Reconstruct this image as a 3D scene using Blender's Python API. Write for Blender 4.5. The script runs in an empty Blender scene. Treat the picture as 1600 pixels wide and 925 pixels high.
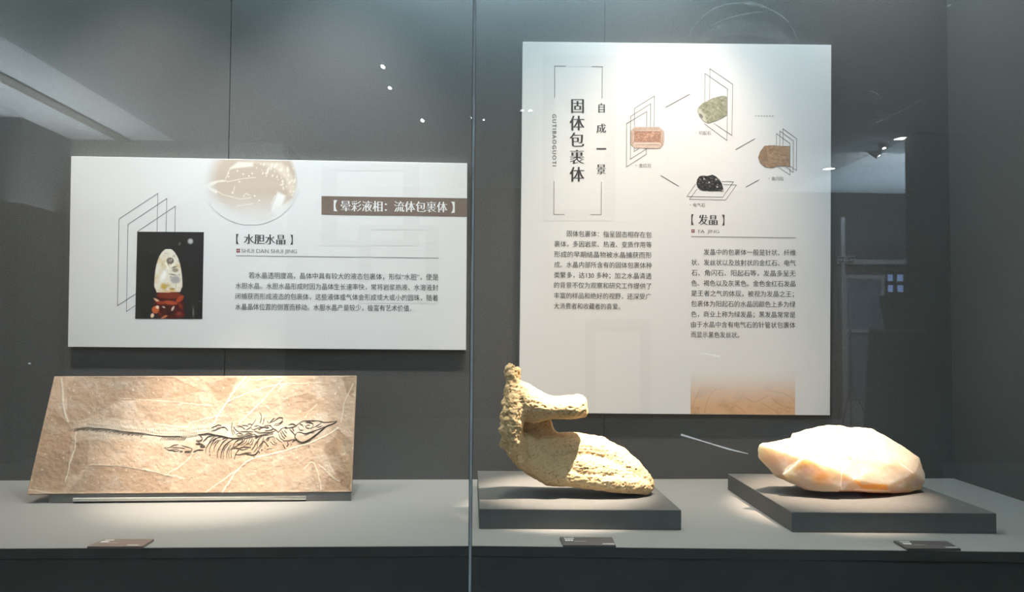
import bpy, bmesh, math, random
import numpy as np
from mathutils import Vector, Matrix
random.seed(7)
rng = np.random.default_rng(7)
SC = bpy.context.scene
COL = SC.collection

# ------------------------------------------------------------------ camera
CAM = np.array([0.0, -1.95, 0.393])
F = 1200.0                                   # focal length in px of the 1600x925 frame
CX, CY = 800.0, 462.5
d = np.array([750 - CX, -(505 - CY), -F]); ey = d / np.linalg.norm(d)     # world +y in camera space
ex = np.array([1.0, -0.0062, 0.0]); ex -= ey * ex.dot(ey); ex /= np.linalg.norm(ex)
ez = np.cross(ex, ey)
ROT = np.array([ex, ey, ez])                 # camera -> world
cam_data = bpy.data.cameras.new('camera')
cam_data.sensor_fit = 'HORIZONTAL'; cam_data.sensor_width = 36.0; cam_data.lens = 36.0 * F / 1600.0
cam_data.clip_start = 0.01; cam_data.clip_end = 100
cam = bpy.data.objects.new('camera', cam_data)
M = Matrix([list(ROT[0]) + [CAM[0]], list(ROT[1]) + [CAM[1]], list(ROT[2]) + [CAM[2]], [0, 0, 0, 1]])
cam.matrix_world = M
COL.objects.link(cam); SC.camera = cam

# ------------------------------------------------------------------ world, exposure
w = bpy.data.worlds.new('world'); SC.world = w; w.use_nodes = True
w.node_tree.nodes['Background'].inputs[0].default_value = (0.33, 0.52, 1.0, 1)
w.node_tree.nodes['Background'].inputs[1].default_value = 2.6
SC.view_settings.view_transform = 'Standard'
SC.view_settings.look = 'None'
SC.view_settings.exposure = 0.0
SC.view_settings.gamma = 1.0
SC.view_settings.use_curve_mapping = False
SC.cycles.use_denoising = True
SC.cycles.transparent_max_bounces = 24

# ------------------------------------------------------------------ lights
def lamp_spot(name, loc, aim, power, color, size_deg, blend=0.6, radius=0.018):
    l = bpy.data.lights.new(name, 'SPOT'); l.energy = power; l.color = color
    l.spot_size = math.radians(size_deg); l.spot_blend = blend; l.shadow_soft_size = radius
    o = bpy.data.objects.new(name, l); o.location = loc
    o.rotation_euler = (Vector(aim) - Vector(loc)).to_track_quat('-Z', 'Y').to_euler()
    COL.objects.link(o); return o
def lamp_area(name, loc, aim, power, color, sx, sy):
    l = bpy.data.lights.new(name, 'AREA'); l.energy = power; l.color = color
    l.shape = 'RECTANGLE'; l.size = sx; l.size_y = sy
    o = bpy.data.objects.new(name, l); o.location = loc
    o.rotation_euler = (Vector(aim) - Vector(loc)).to_track_quat('-Z', 'Y').to_euler()
    COL.objects.link(o); return o
WARM = (1.0, 0.80, 0.60); NEUT = (1.0, 0.94, 0.87); COOL = (0.62, 0.82, 1.0)
# spotlights under the lid of the showcase
lamp_spot('fossil_spotlight', (-0.52, -0.50, 1.60), (-0.57, -0.215, 0.15), 255, (1, 0.86, 0.71), 22, 1.0)
lamp_spot('bone_spotlight', (0.56, -0.50, 1.62), (0.20, -0.32, 0.10), 780, (1, 0.84, 0.71), 15, 0.8)
lamp_spot('crystal_spotlight', (0.94, -0.45, 1.62), (0.76, -0.33, 0.08), 640, (1, 0.77, 0.61), 16.5, 1.0)
lamp_spot('left_panel_spotlight', (-0.30, -0.47, 1.58), (-0.44, 0.0, 0.46), 52, (0.96, 0.97, 1), 62, 1.0)
lamp_spot('left_panel_second_spotlight', (-0.95, -0.47, 1.58), (-0.76, 0.0, 0.42), 40, (1, 0.96, 0.93), 62, 1.0)
lamp_spot('right_panel_spotlight', (0.46, -0.47, 1.60), (0.46, 0.0, 0.76), 21, (1, 0.95, 0.94), 64, 1.0)
lamp_spot('right_panel_second_spotlight', (0.56, -0.47, 1.60), (0.44, 0.0, 0.40), 50, (1, 0.78, 0.60), 52, 1.0)
lamp_spot('shelf_spotlight', (0.05, -0.42, 1.62), (0.05, -0.44, 0.0), 46, (1, 0.86, 0.72), 80, 1.0, 0.05)
lamp_spot('left_shelf_spotlight', (-1.10, -0.42, 1.60), (-1.08, -0.42, 0.0), 28, (1, 0.6, 0.36), 66, 1.0, 0.05)
lamp_spot('right_wall_fill_spot', (0.95, -0.32, 1.64), (1.15, -0.12, 0.9), 12, (0.95, 0.92, 1), 110, 1.0, 0.05)  # added to brighten the right wall, no such spot seen
lamp_area('case_light_strip', (0.0, -0.16, 1.66), (0.0, -0.10, 0.0), 22, (0.7, 0.95, 1), 3.2, 0.10)
# gallery behind the photographer: added unseen lamps brighten ceilings and walls for their reflections
lamp_area('left_ceiling_fill_light', (-4.05, -6.1, 1.55), (-4.05, -6.1, 5), 100, (0.84, 0.95, 1), 1.2, 3.2)  # added upward lamp, stands in for daylight on the left pale ceiling
lamp_area('right_ceiling_fill_light', (6.0, -8.9, 1.5), (6.0, -8.9, 5), 138, (0.6, 0.82, 1), 2.6, 2.8)  # hidden area lamp added in place of daylight over the right ceiling
lamp_spot('added_haze_uplight', (0.2, -1.7, 1.62), (0.3, -4.1, 2.39), 4300, (0.58, 0.83, 1), 78, 1.0, 0.1)  # unseen spot added so the ceiling reflects as blue haze
lamp_area('gallery_wall_fill_light', (-5.0, -5.4, 2.25), (-5.2, -7.9, 0.8), 40, (1, .85, .72), 2.0, 0.3)  # unseen lamp added to lift the far left wall
lamp_area('entrance_fill_light', (5.2, -8.0, 2.3), (5.0, -10.6, 0.3), 150, (.8, .9, 1), 1.6, 0.4)  # unseen lamp added to bring out the door wall in the reflection

# ------------------------------------------------------------------ helpers
def ray(px, py):
    px = np.asarray(px, float); py = np.asarray(py, float)
    v = np.stack([px - CX, -(py - CY), np.full_like(px, -F)], -1)
    return v @ ROT.T
def on_y(px, py, Y):
    r = ray(px, py); t = (Y - CAM[1]) / r[..., 1]
    return CAM + r * t[..., None]
def on_z(px, py, Z):
    r = ray(px, py); t = (Z - CAM[2]) / r[..., 2]
    return CAM + r * t[..., None]
def on_plane(px, py, p0, n):
    r = ray(px, py); t = ((np.asarray(p0) - CAM) @ np.asarray(n)) / (r @ np.asarray(n))
    return CAM + r * t[..., None]
GY = -0.666                                   # front face of the glass
def mirrored(px, py, dv):
    """real gallery point whose mirror image lies dv metres in front of the lens"""
    p = on_y(np.array(float(px)), np.array(float(py)), CAM[1] + dv)
    return np.array([p[0], 2 * GY - p[1], p[2]])

def s2l(c):
    c = np.asarray(c, float) / 255.0
    return np.where(c <= 0.04045, c / 12.92, ((c + 0.055) / 1.055) ** 2.4)

def vnoise(x, y, seed=0):
    x = np.asarray(x, float); y = np.asarray(y, float)
    xi = np.floor(x).astype(np.int64); yi = np.floor(y).astype(np.int64)
    fx = x - xi; fy = y - yi
    fx = fx * fx * (3 - 2 * fx); fy = fy * fy * (3 - 2 * fy)
    def h(a, b):
        n = (a * 374761393 + b * 668265263 + seed * 974711) & 0x7fffffff
        n = ((n ^ (n >> 13)) * 1274126177) & 0x7fffffff
        return ((n ^ (n >> 16)) & 0xffff) / 65535.0
    return (h(xi, yi) * (1 - fx) + h(xi + 1, yi) * fx) * (1 - fy) + (h(xi, yi + 1) * (1 - fx) + h(xi + 1, yi + 1) * fx) * fy
def fbm(x, y, seed=0, o=4):
    s = 0; a = 0.5; t = 0
    for k in range(o):
        s = s + a * vnoise(x * 2 ** k, y * 2 ** k, seed + k); t += a; a *= 0.5
    return s / t
def vnoise3(p, seed=0):
    q = np.floor(p).astype(np.int64); f = p - q; f = f * f * (3 - 2 * f)
    def h(a, b, c):
        n = (a * 374761393 + b * 668265263 + c * 2147483647 % 1000003 * 31 + c * 40503 + seed * 974711) & 0x7fffffff
        n = ((n ^ (n >> 13)) * 1274126177) & 0x7fffffff
        return ((n ^ (n >> 16)) & 0xffff) / 65535.0
    r = 0
    for i in (0, 1):
        for j in (0, 1):
            for k in (0, 1):
                wgt = (f[:, 0] if i else 1 - f[:, 0]) * (f[:, 1] if j else 1 - f[:, 1]) * (f[:, 2] if k else 1 - f[:, 2])
                r = r + wgt * h(q[:, 0] + i, q[:, 1] + j, q[:, 2] + k)
    return r

def tag(o, label=None, cat=None, group=None, kind=None):
    if label: o['label'] = label
    if cat: o['category'] = cat
    if group: o['group'] = group
    if kind: o['kind'] = kind
    return o
def empty(name, loc, label=None, cat=None, group=None):
    o = bpy.data.objects.new(name, None); o.location = [float(v) for v in loc]
    o.empty_display_size = 0.05; COL.objects.link(o)
    return tag(o, label, cat, group)
def add(name, verts, faces, mat, parent=None, smooth=False, col=None, origin=None):
    """verts are world coordinates; the object keeps its own origin"""
    v = np.asarray(verts, float).reshape(-1, 3)
    if origin is None:
        if parent is not None: origin = np.array(wloc(parent))
        else: origin = np.array([v[:, 0].mean(), v[:, 1].mean(), v[:, 2].min()])
    origin = np.asarray(origin, float)
    me = bpy.data.meshes.new(name)
    me.from_pydata((v - origin).tolist(), [], [list(map(int, f)) for f in faces]); me.update()
    if smooth: me.polygons.foreach_set('use_smooth', [True] * len(me.polygons))
    if col is not None:
        a = me.color_attributes.new('Col', 'FLOAT_COLOR', 'POINT')
        c = np.ones((len(v), 4)); c[:, :3] = np.clip(col, 0, 1)
        a.data.foreach_set('color', c.ravel())
    me.materials.append(mat)
    o = bpy.data.objects.new(name, me); COL.objects.link(o)
    if parent is not None:
        o.parent = parent; o.location = [float(t) for t in (origin - np.array(wloc(parent)))]
    else: o.location = [float(t) for t in origin]
    return o
def wloc(o):
    p = Vector(o.location)
    while o.parent is not None: o = o.parent; p = p + o.location
    return tuple(p)
def bm_arrays(bm):
    bm.verts.index_update()
    v = [tuple(x.co) for x in bm.verts]; f = [[x.index for x in fc.verts] for fc in bm.faces]
    bm.free(); return v, f
def hexa(c8, bevel=0.0, seg=2):
    """c8: bottom ring of four corners then top ring of four corners"""
    bm = bmesh.new(); vs = [bm.verts.new([float(t) for t in c]) for c in c8]
    for q in ((3, 2, 1, 0), (4, 5, 6, 7), (0, 1, 5, 4), (1, 2, 6, 5), (2, 3, 7, 6), (3, 0, 4, 7)):
        bm.faces.new([vs[k] for k in q])
    bmesh.ops.recalc_face_normals(bm, faces=bm.faces)
    if bevel: bmesh.ops.bevel(bm, geom=list(bm.edges), offset=bevel, segments=seg, affect='EDGES', profile=0.5)
    return bm_arrays(bm)
def box(x0, x1, y0, y1, z0, z1, bevel=0.0):
    return hexa([(x0, y0, z0), (x1, y0, z0), (x1, y1, z0), (x0, y1, z0), (x0, y0, z1), (x1, y0, z1), (x1, y1, z1), (x0, y1, z1)], bevel)
def join(parts):
    V, Fc = [], []
    for v, f in parts:
        n = len(V); V += [tuple(map(float, t)) for t in v]; Fc += [[k + n for k in q] for q in f]
    return V, Fc
def tube(pts, rad, sides=7, taper=None, cap=True):
    pts = np.asarray(pts, float); n = len(pts)
    r = np.broadcast_to(np.asarray(rad, float), (n,)).copy()
    t = np.gradient(pts, axis=0); t /= np.linalg.norm(t, axis=1)[:, None] + 1e-12
    ref = np.array([0, 0, 1.0]) if abs(t[:, 2]).mean() < 0.8 else np.array([0, 1.0, 0])
    a = np.cross(t, ref); a /= np.linalg.norm(a, axis=1)[:, None] + 1e-12
    b = np.cross(t, a); V = []; Fc = []
    for i in range(n):
        for k in range(sides):
            th = 2 * math.pi * k / sides
            V.append(pts[i] + r[i] * (math.cos(th) * a[i] + math.sin(th) * b[i]))
    for i in range(n - 1):
        for k in range(sides):
            k2 = (k + 1) % sides
            Fc.append([i * sides + k, i * sides + k2, (i + 1) * sides + k2, (i + 1) * sides + k])
    if cap:
        Fc.append(list(range(sides))[::-1]); Fc.append([(n - 1) * sides + k for k in range(sides)])
    return V, Fc
def smooth_line(p, n=14):
    """Catmull-Rom through the points"""
    p = np.asarray(p, float)
    if len(p) == 2: return p[0] + (p[1] - p[0]) * np.linspace(0, 1, 4)[:, None]
    q = np.vstack([2 * p[0] - p[1], p, 2 * p[-1] - p[-2]]); out = []
    m = max(3, int(n / (len(p) - 1)) + 1)
    for i in range(1, len(q) - 2):
        for t in np.linspace(0, 1, m, endpoint=False):
            out.append(0.5 * (2 * q[i] + (q[i + 1] - q[i - 1]) * t + (2 * q[i - 1] - 5 * q[i] + 4 * q[i + 1] - q[i + 2]) * t * t + (3 * q[i] - q[i - 1] - 3 * q[i + 1] + q[i + 2]) * t ** 3))
    out.append(p[-1]); return np.array(out)
def seg_dist(X, Y, poly):
    dm = np.full(X.shape, 1e9)
    for (x0, y0), (x1, y1) in zip(poly[:-1], poly[1:]):
        dx, dy = x1 - x0, y1 - y0; L = dx * dx + dy * dy + 1e-9
        t = np.clip(((X - x0) * dx + (Y - y0) * dy) / L, 0, 1)
        dm = np.minimum(dm, np.hypot(X - x0 - t * dx, Y - y0 - t * dy))
    return dm
def in_poly(X, Y, poly):
    ins = np.zeros(X.shape, bool); n = len(poly)
    for i in range(n):
        x0, y0 = poly[i]; x1, y1 = poly[(i + 1) % n]
        if y0 == y1: continue
        ins ^= ((y0 > Y) != (y1 > Y)) & (X < (x1 - x0) * (Y - y0) / (y1 - y0) + x0)
    return ins
def soft_poly(X, Y, poly, s=0.8):
    dd = seg_dist(X, Y, list(poly) + [poly[0]]); ins = in_poly(X, Y, poly)
    return np.clip(0.5 + np.where(ins, dd, -dd) / (2 * s), 0, 1)
def mixc(c, col, m):
    return c * (1 - m[..., None]) + np.asarray(col, float) * m[..., None]

# ------------------------------------------------------------------ materials
def mat(name, color=(.5, .5, .5), rough=0.6, spec=0.3, metal=0.0, noise=0.0, nscale=40, bump=0.0, bscale=200, emit=None, estr=0, attr=False, sss=0, sssr=(.03, .015, .008)):
    m = bpy.data.materials.new(name); m.use_nodes = True; nt = m.node_tree; N = nt.nodes; L = nt.links
    p = N['Principled BSDF']
    p.inputs['Base Color'].default_value = (*color, 1); p.inputs['Roughness'].default_value = rough
    p.inputs['Specular IOR Level'].default_value = spec; p.inputs['Metallic'].default_value = metal
    tc = N.new('ShaderNodeTexCoord'); src = None
    if attr:
        a = N.new('ShaderNodeAttribute'); a.attribute_name = 'Col'; src = a.outputs['Color']
        L.new(src, p.inputs['Base Color'])
    if noise:
        t = N.new('ShaderNodeTexNoise'); t.inputs['Scale'].default_value = nscale; t.inputs['Detail'].default_value = 6
        L.new(tc.outputs['Object'], t.inputs['Vector'])
        mr = N.new('ShaderNodeMapRange'); mr.inputs[3].default_value = 1 - noise; mr.inputs[4].default_value = 1 + noise
        mr.inputs[1].default_value = 0.3; mr.inputs[2].default_value = 0.7
        L.new(t.outputs['Fac'], mr.inputs[0])
        mx = N.new('ShaderNodeMix'); mx.data_type = 'RGBA'; mx.blend_type = 'MULTIPLY'; mx.inputs[0].default_value = 1
        if src: L.new(src, mx.inputs[6])
        else: mx.inputs[6].default_value = (*color, 1)
        L.new(mr.outputs[0], mx.inputs[7]); L.new(mx.outputs[2], p.inputs['Base Color'])
    if bump:
        t = N.new('ShaderNodeTexNoise'); t.inputs['Scale'].default_value = bscale; t.inputs['Detail'].default_value = 5
        L.new(tc.outputs['Object'], t.inputs['Vector'])
        b = N.new('ShaderNodeBump'); b.inputs['Strength'].default_value = bump; b.inputs['Distance'].default_value = 0.002
        L.new(t.outputs['Fac'], b.inputs['Height']); L.new(b.outputs[0], p.inputs['Normal'])
    if emit is not None:
        p.inputs['Emission Color'].default_value = (*emit, 1); p.inputs['Emission Strength'].default_value = estr
    if sss:
        p.inputs['Subsurface Weight'].default_value = sss; p.inputs['Subsurface Radius'].default_value = sssr
        p.inputs['Subsurface Scale'].default_value = 1.0
    return m
PANEL = np.array([0.80, 0.785, 0.765])
m_case = mat('charcoal_wall_paint', (.108, .105, .099), .75, .25, noise=.20, nscale=330, bump=.5, bscale=420)
m_side = mat('charcoal_side_paint', (.110, .110, .106), .75, .25, noise=.16, nscale=330, bump=.4, bscale=420)
m_shelf = mat('grey_shelf_board', (.27, .258, .24), .7, .2, noise=.07, nscale=400, bump=.2, bscale=500)
m_plinth = mat('grey_plinth_board', (.115, .112, .103), .7, .2, noise=.06, nscale=90, bump=.2, bscale=500)
m_base = mat('dark_cabinet_paint', (.052, .047, .039), .7, .2, noise=.08, nscale=20)
m_black = mat('black_gap', (.01, .01, .01), .9, .1)
m_panel = mat('white_sign_board', tuple(PANEL), .55, .25)
m_edge = mat('white_sign_edge', (.85, .85, .84), .5, .3)
m_ink = mat('dark_grey_ink', (.06, .055, .052), .8, .1)
m_inkg = mat('grey_ink', (.24, .225, .215), .8, .1)
m_text = mat('paragraph_ink', (.085, .08, .076), .8, .1)
m_line = mat('thin_grey_ink', (.16, .15, .145), .8, .1)
m_bar = mat('brown_title_strip', (.21, .155, .125), .6, .2, noise=.12, nscale=300)
m_white = mat('white_ink', (.86, .85, .83), .7, .1)
m_red = mat('dull_red_ink', (.28, .06, .055), .7, .1)
m_print = mat('printed_picture', (.5, .5, .5), .5, .25, attr=True)
m_water = mat('pale_panel_pattern', tuple(PANEL * np.array([.955, .955, .955])), .55, .25)
m_stone = mat('fossil_stone', (.5, .4, .3), .7, .25, attr=True, bump=.35, bscale=260)
m_bonefos = mat('shade_dark_fossil_bone', (.085, .062, .048), .6, .3, noise=.45, nscale=160, bump=.5, bscale=400)  # dark tone holds the shadows of the raised bones
m_rail = mat('grey_stand_paint', (.17, .165, .155), .65, .2, noise=.05)
m_card = mat('dark_caption_card', (.085, .078, .073), .5, .3)
m_cardw = mat('white_caption_print', (.75, .72, .68), .7, .1)
m_seal = mat('clear_silicone_joint', (.9, .9, .88), .5, .2, sss=1.0, sssr=(.02, .02, .02))
m_gedge = mat('dark_glass_edge', (.03, .035, .035), .15, .6)
m_bone = mat('old_bone', (.6, .45, .25), .75, .2, attr=True, bump=.6, bscale=230)
m_quartz = mat('cloudy_quartz', (.9, .7, .4), .35, .4, attr=True, bump=.15, bscale=90, sss=1.0, sssr=(.10, .065, .03))
m_gceil = mat('dark_gallery_ceiling', (.5, .5, .5), .9, .1)
m_wceil = mat('white_gallery_ceiling', (.85, .85, .85), .9, .1)
m_gwall = mat('warm_gallery_wall', (.36, .33, .30), .8, .1)
m_dwall = mat('dark_gallery_wall', (.045, .045, .045), .8, .1)
m_gfloor = mat('gallery_floor', (.16, .16, .16), .4, .3, noise=.1, nscale=5)
m_frame = mat('grey_door_frame', (.30, .30, .30), .5, .3)
m_dark = mat('black_metal', (.02, .02, .02), .5, .3)
m_grey = mat('grey_metal', (.35, .35, .36), .4, .4)
m_doorblue = mat('dark_blue_glass', (.10, .14, .20), .3, .4)
m_lens = mat('lit_lens', (1, 1, 1), .5, .2, emit=(1, .98, .95), estr=26)
def glass_mat():
    m = bpy.data.materials.new('showcase_glass'); m.use_nodes = True; nt = m.node_tree; N = nt.nodes; L = nt.links
    for n in list(N): N.remove(n)
    out = N.new('ShaderNodeOutputMaterial'); mix = N.new('ShaderNodeMixShader')
    tr = N.new('ShaderNodeBsdfTransparent'); tr.inputs[0].default_value = (.975, .985, .98, 1)
    gl = N.new('ShaderNodeBsdfGlossy'); gl.inputs['Roughness'].default_value = 0.0
    geo = N.new('ShaderNodeNewGeometry'); dot = N.new('ShaderNodeVectorMath'); dot.operation = 'DOT_PRODUCT'
    L.new(geo.outputs['Incoming'], dot.inputs[0]); L.new(geo.outputs['Normal'], dot.inputs[1])
    def mth(op, a, b=None):
        n = N.new('ShaderNodeMath'); n.operation = op
        if hasattr(a, 'is_linked'): L.new(a, n.inputs[0])
        else: n.inputs[0].default_value = a
        if b is not None:
            if hasattr(b, 'is_linked'): L.new(b, n.inputs[1])
            else: n.inputs[1].default_value = b
        return n.outputs[0]
    c = mth('ABSOLUTE', dot.outputs['Value']); k = mth('POWER', mth('SUBTRACT', 1.0, c), 5.0)
    f = mth('ADD', mth('MULTIPLY', k, .945), .055)
    L.new(f, mix.inputs[0]); L.new(tr.outputs[0], mix.inputs[1]); L.new(gl.outputs[0], mix.inputs[2]); L.new(mix.outputs[0], out.inputs[0])
    return m
m_glass = glass_mat()
def smear_mat(name, alpha, patchy=0.6):
    m = bpy.data.materials.new(name); m.use_nodes = True; nt = m.node_tree; N = nt.nodes; L = nt.links
    for n in list(N): N.remove(n)
    out = N.new('ShaderNodeOutputMaterial'); mix = N.new('ShaderNodeMixShader')
    tr = N.new('ShaderNodeBsdfTransparent'); df = N.new('ShaderNodeBsdfDiffuse'); df.inputs[0].default_value = (.9, .93, .95, 1)
    tl = N.new('ShaderNodeBsdfTranslucent'); tl.inputs[0].default_value = (.9, .93, .95, 1); ad = N.new('ShaderNodeAddShader')
    L.new(df.outputs[0], ad.inputs[0]); L.new(tl.outputs[0], ad.inputs[1])
    tc = N.new('ShaderNodeTexCoord'); t = N.new('ShaderNodeTexNoise'); t.inputs['Scale'].default_value = 70; t.inputs['Detail'].default_value = 4
    L.new(tc.outputs['Object'], t.inputs['Vector'])
    mr = N.new('ShaderNodeMapRange'); mr.inputs[1].default_value = .3; mr.inputs[2].default_value = .7
    mr.inputs[3].default_value = alpha * (1 - patchy); mr.inputs[4].default_value = alpha
    L.new(t.outputs['Fac'], mr.inputs[0]); L.new(mr.outputs[0], mix.inputs[0])
    L.new(tr.outputs[0], mix.inputs[1]); L.new(ad.outputs[0], mix.inputs[2]); L.new(mix.outputs[0], out.inputs[0])
    return m
m_smear = smear_mat('dried_water_mark', .16, .8)
m_haze = smear_mat('faint_smear', .05, .7)
m_glint_scratch = smear_mat('glass_glint_scratch', .75, .5)  # white for painted lamp glints on the glass and one small mark

# ================================================================== SHOWCASE SHELL
XL, XR, ZT = -2.3, 1.225, 1.70
s1 = float(on_y(np.array(357.), np.array(250.), 0)[0]); s2 = float(on_y(np.array(945.), np.array(40.), 0)[0])
g = 0.0011
o = add('wall_back', *join([box(XL, s1 - g, 0, .03, -.02, ZT), box(s1 + g, s2 - g * .6, 0, .03, -.02, ZT), box(s2 + g * .6, XR + .03, 0, .03, -.02, ZT)]), m_case); tag(o, kind='structure')
o = add('wall_back_joint', *box(XL, XR, .031, .05, -.02, ZT), m_black); o.name = 'trim_1'; tag(o, kind='structure')
o = add('wall_right', *box(XR, XR + .03, -.654, 0.0, -.02, ZT), m_side); tag(o, kind='structure')
o = add('wall_left', *box(XL - .03, XL, -.654, 0.0, -.02, ZT), m_side); tag(o, kind='structure')
o = add('ceiling_showcase', *box(XL - .03, XR + .03, -.654, 0.05, ZT, ZT + .04), m_case); tag(o, kind='structure')

def prism(poly, z0, z1):
    n = len(poly); V = [(x, y, z0) for x, y in poly] + [(x, y, z1) for x, y in poly]
    return V, [list(range(n))[::-1], list(range(n, 2 * n))] + [[k, (k + 1) % n, n + (k + 1) % n, n + k] for k in range(n)]
SF = -0.5795                                  # front edge of the shelf; the right half runs slightly forward
XA, XB = XL - .03, XR + .03; YB_ = SF - .0587 * XB
def front(dy): return [(XA, SF + dy), (0.0, SF + dy), (XB, YB_ + dy)]
o = add('display_shelf', *prism(front(.003) + [(XB, .03), (XA, .03)], -.0175, 0), m_shelf)
tag(o, 'long grey display shelf carrying the fossil slab and both plinths', 'shelf')
add('front_edge', *prism(front(0) + front(.003)[::-1], -.0175, -.0002), m_base, o)
o = add('cabinet_base', *prism(front(.004) + [(XB, .03), (XA, .03)], -1.0, -.0195), m_base)
tag(o, 'dark cabinet front below the grey display shelf', 'cabinet')

# ================================================================== GALLERY BEHIND THE CAMERA (seen in the glass)
ZC = CAM[2] + 2.0; ZF = -1.0
def st(name, vf, m): return tag(add(name, *vf, m), kind='structure')
XE_L, XE_R = -3.39, 4.56
YFL = 2 * GY - (CAM[1] + 8.6); YFR = 2 * GY - (CAM[1] + 11.3); YP = 2 * GY - (CAM[1] + 7.67)
st('floor', box(-10, 10, YFR - .4, GY - .02, ZF - .05, ZF), m_gfloor)
st('ceiling', join([box(XE_L, XE_R, YFR - .3, GY + .2, ZC, ZC + .1), box(XE_R, 10, YP, GY + .2, ZC, ZC + .1)]), m_gceil)
st('ceiling_left', box(-10, XE_L, YFL, GY + .2, ZC + .002, ZC + .1), m_wceil)
st('ceiling_right', box(XE_R, 10, YFR - .3, YP, ZC + .002, ZC + .1), m_wceil)
st('trim_2', box(-4.0, -3.87, YFL, GY - .05, ZC - .02, ZC + .001), m_gwall)
st('wall_far_left', box(-10, -2.2, YFL - .2, YFL, ZF, ZC + .1), m_gwall)
st('wall_gallery_left', box(-10.2, -10, YFL - .2, GY, ZF, ZC + .1), m_gwall)
st('wall_gallery_right', box(10, 10.2, YFR - .2, GY, ZF, ZC + .1), m_dwall)
st('wall_side_passage', box(-2.4, -2.2, YFR - .2, YFL - .2, ZF, ZC + .1), m_dwall)
st('wall_partition', box(4.5, 10, YP - .25, YP, ZF, ZC), m_dwall)
def yv(dv): return 2 * GY - (CAM[1] + dv)
st('wall_side_left', box(-10, -4.76, yv(7.69), yv(6.2), ZF, ZC), m_dwall)
st('wall_side_left_far', box(-10, -4.53, yv(8.6), yv(7.69), ZF, ZC), m_gfloor)
st('wall_above_showcase', box(-10, 10, GY + .03, GY + .25, ZT + .05, ZC + .1), m_dwall)
st('wall_beside_showcase', join([box(-10, XL - .04, GY + .03, GY + .25, ZF, ZT + .05), box(XR + .04, 10, GY + .03, GY + .25, ZF, ZT + .05)]), m_dwall)
# far right wall with a door and a window opening
def mx(px): return float(mirrored(px, 500, 11.3)[0])
def mz(py): return float(mirrored(1350, py, 11.3)[2])
wx0, wx1, wz0, wz1 = mx(1388.5), mx(1437), mz(458.5), mz(424.5)
st('wall_far_right', join([box(-2.4, wx0, YFR - .2, YFR, ZF, ZC + .1), box(wx1, 10, YFR - .2, YFR, ZF, ZC + .1),
                           box(wx0, wx1, YFR - .2, YFR, ZF, wz0), box(wx0, wx1, YFR - .2, YFR, wz1, ZC + .1)]), m_dwall)
wf = []
for k in range(4): xx = wx0 + (wx1 - wx0) * k / 3; wf.append(box(xx - .018, xx + .018, YFR - .12, YFR - .06, wz0, wz1))
for k in range(3): zz = wz0 + (wz1 - wz0) * k / 2; wf.append(box(wx0, wx1, YFR - .12, YFR - .06, zz - .03, zz + .03))
st('window_1', join(wf), m_dark)
dx0, dx1 = mx(1321), mx(1374)
dr = st('door_1', join([box(dx0 - .06, dx0, YFR, YFR + .06, ZF, mz(430)), box(dx1, dx1 + .06, YFR, YFR + .06, ZF, mz(430)), box(dx0, dx1, YFR, YFR + .06, mz(436), mz(430)),
                    box(dx0, dx1, YFR, YFR + .05, mz(520), mz(514)), box(dx0, dx1, YFR, YFR + .05, ZF, mz(628))]), m_frame)
add('pane', *join([box(dx0, dx1, YFR, YFR + .02, mz(514), mz(436)), box(dx0, dx1, YFR, YFR + .02, mz(628), mz(520))]), m_doorblue, dr)
st('trim_3', join([box(mx(1312), mx(1318), YFR, YFR + .08, ZF, mz(340)), box(mx(1318), mx(1456), YFR, YFR + .08, mz(413), mz(406))]), m_frame)
ex_ = empty('exit_sign', (mx(1317), YFR + .1, mz(414)), 'small rectangular sign above the entrance door, mirrored in the glass', 'sign')
add('sign_box', *box(mx(1303), mx(1332), YFR + .08, YFR + .12, mz(414), mz(401), .004), m_dark, ex_)
sb = [box(mx(1304), mx(1331), YFR + .12, YFR + .123, mz(402.2), mz(401.6)), box(mx(1304), mx(1331), YFR + .12, YFR + .123, mz(413.4), mz(412.8)),
      box(mx(1304), mx(1304.7), YFR + .12, YFR + .123, mz(413.4), mz(401.6)), box(mx(1330.3), mx(1331), YFR + .12, YFR + .123, mz(413.4), mz(401.6)),
      box(mx(1315), mx(1320), YFR + .12, YFR + .123, mz(404.6), mz(403.8)), box(mx(1314.6), mx(1315.6), YFR + .12, YFR + .123, mz(411), mz(403.8)),
      box(mx(1316), mx(1319.5), YFR + .12, YFR + .123, mz(408), mz(407)), box(mx(1319), mx(1320), YFR + .12, YFR + .123, mz(412), mz(407)),
      box(mx(1307), mx(1312), YFR + .12, YFR + .123, mz(408), mz(406.8)), box(mx(1323), mx(1328), YFR + .12, YFR + .123, mz(408), mz(406.8))]
add('sign_marks', *join(sb), m_white, ex_)
# folding easel beside the door
p = mirrored(1330, 640, 10.6)
es = empty('easel_stand', (p[0], p[1], ZF), 'thin folding easel standing before the entrance door, mirrored in the glass', 'easel')
q0 = mirrored(1329, 514, 10.6)
add('pole', *tube([(q0[0], q0[1], ZF), (q0[0], q0[1], q0[2])], .012), m_dark, es)
for sx, sy in ((.22, .15), (-.2, .15), (.02, -.3)):
    add('leg', *tube([(q0[0] + sx, q0[1] + sy, ZF), (q0[0], q0[1], ZF + .55)], .010), m_dark, es)
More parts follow.
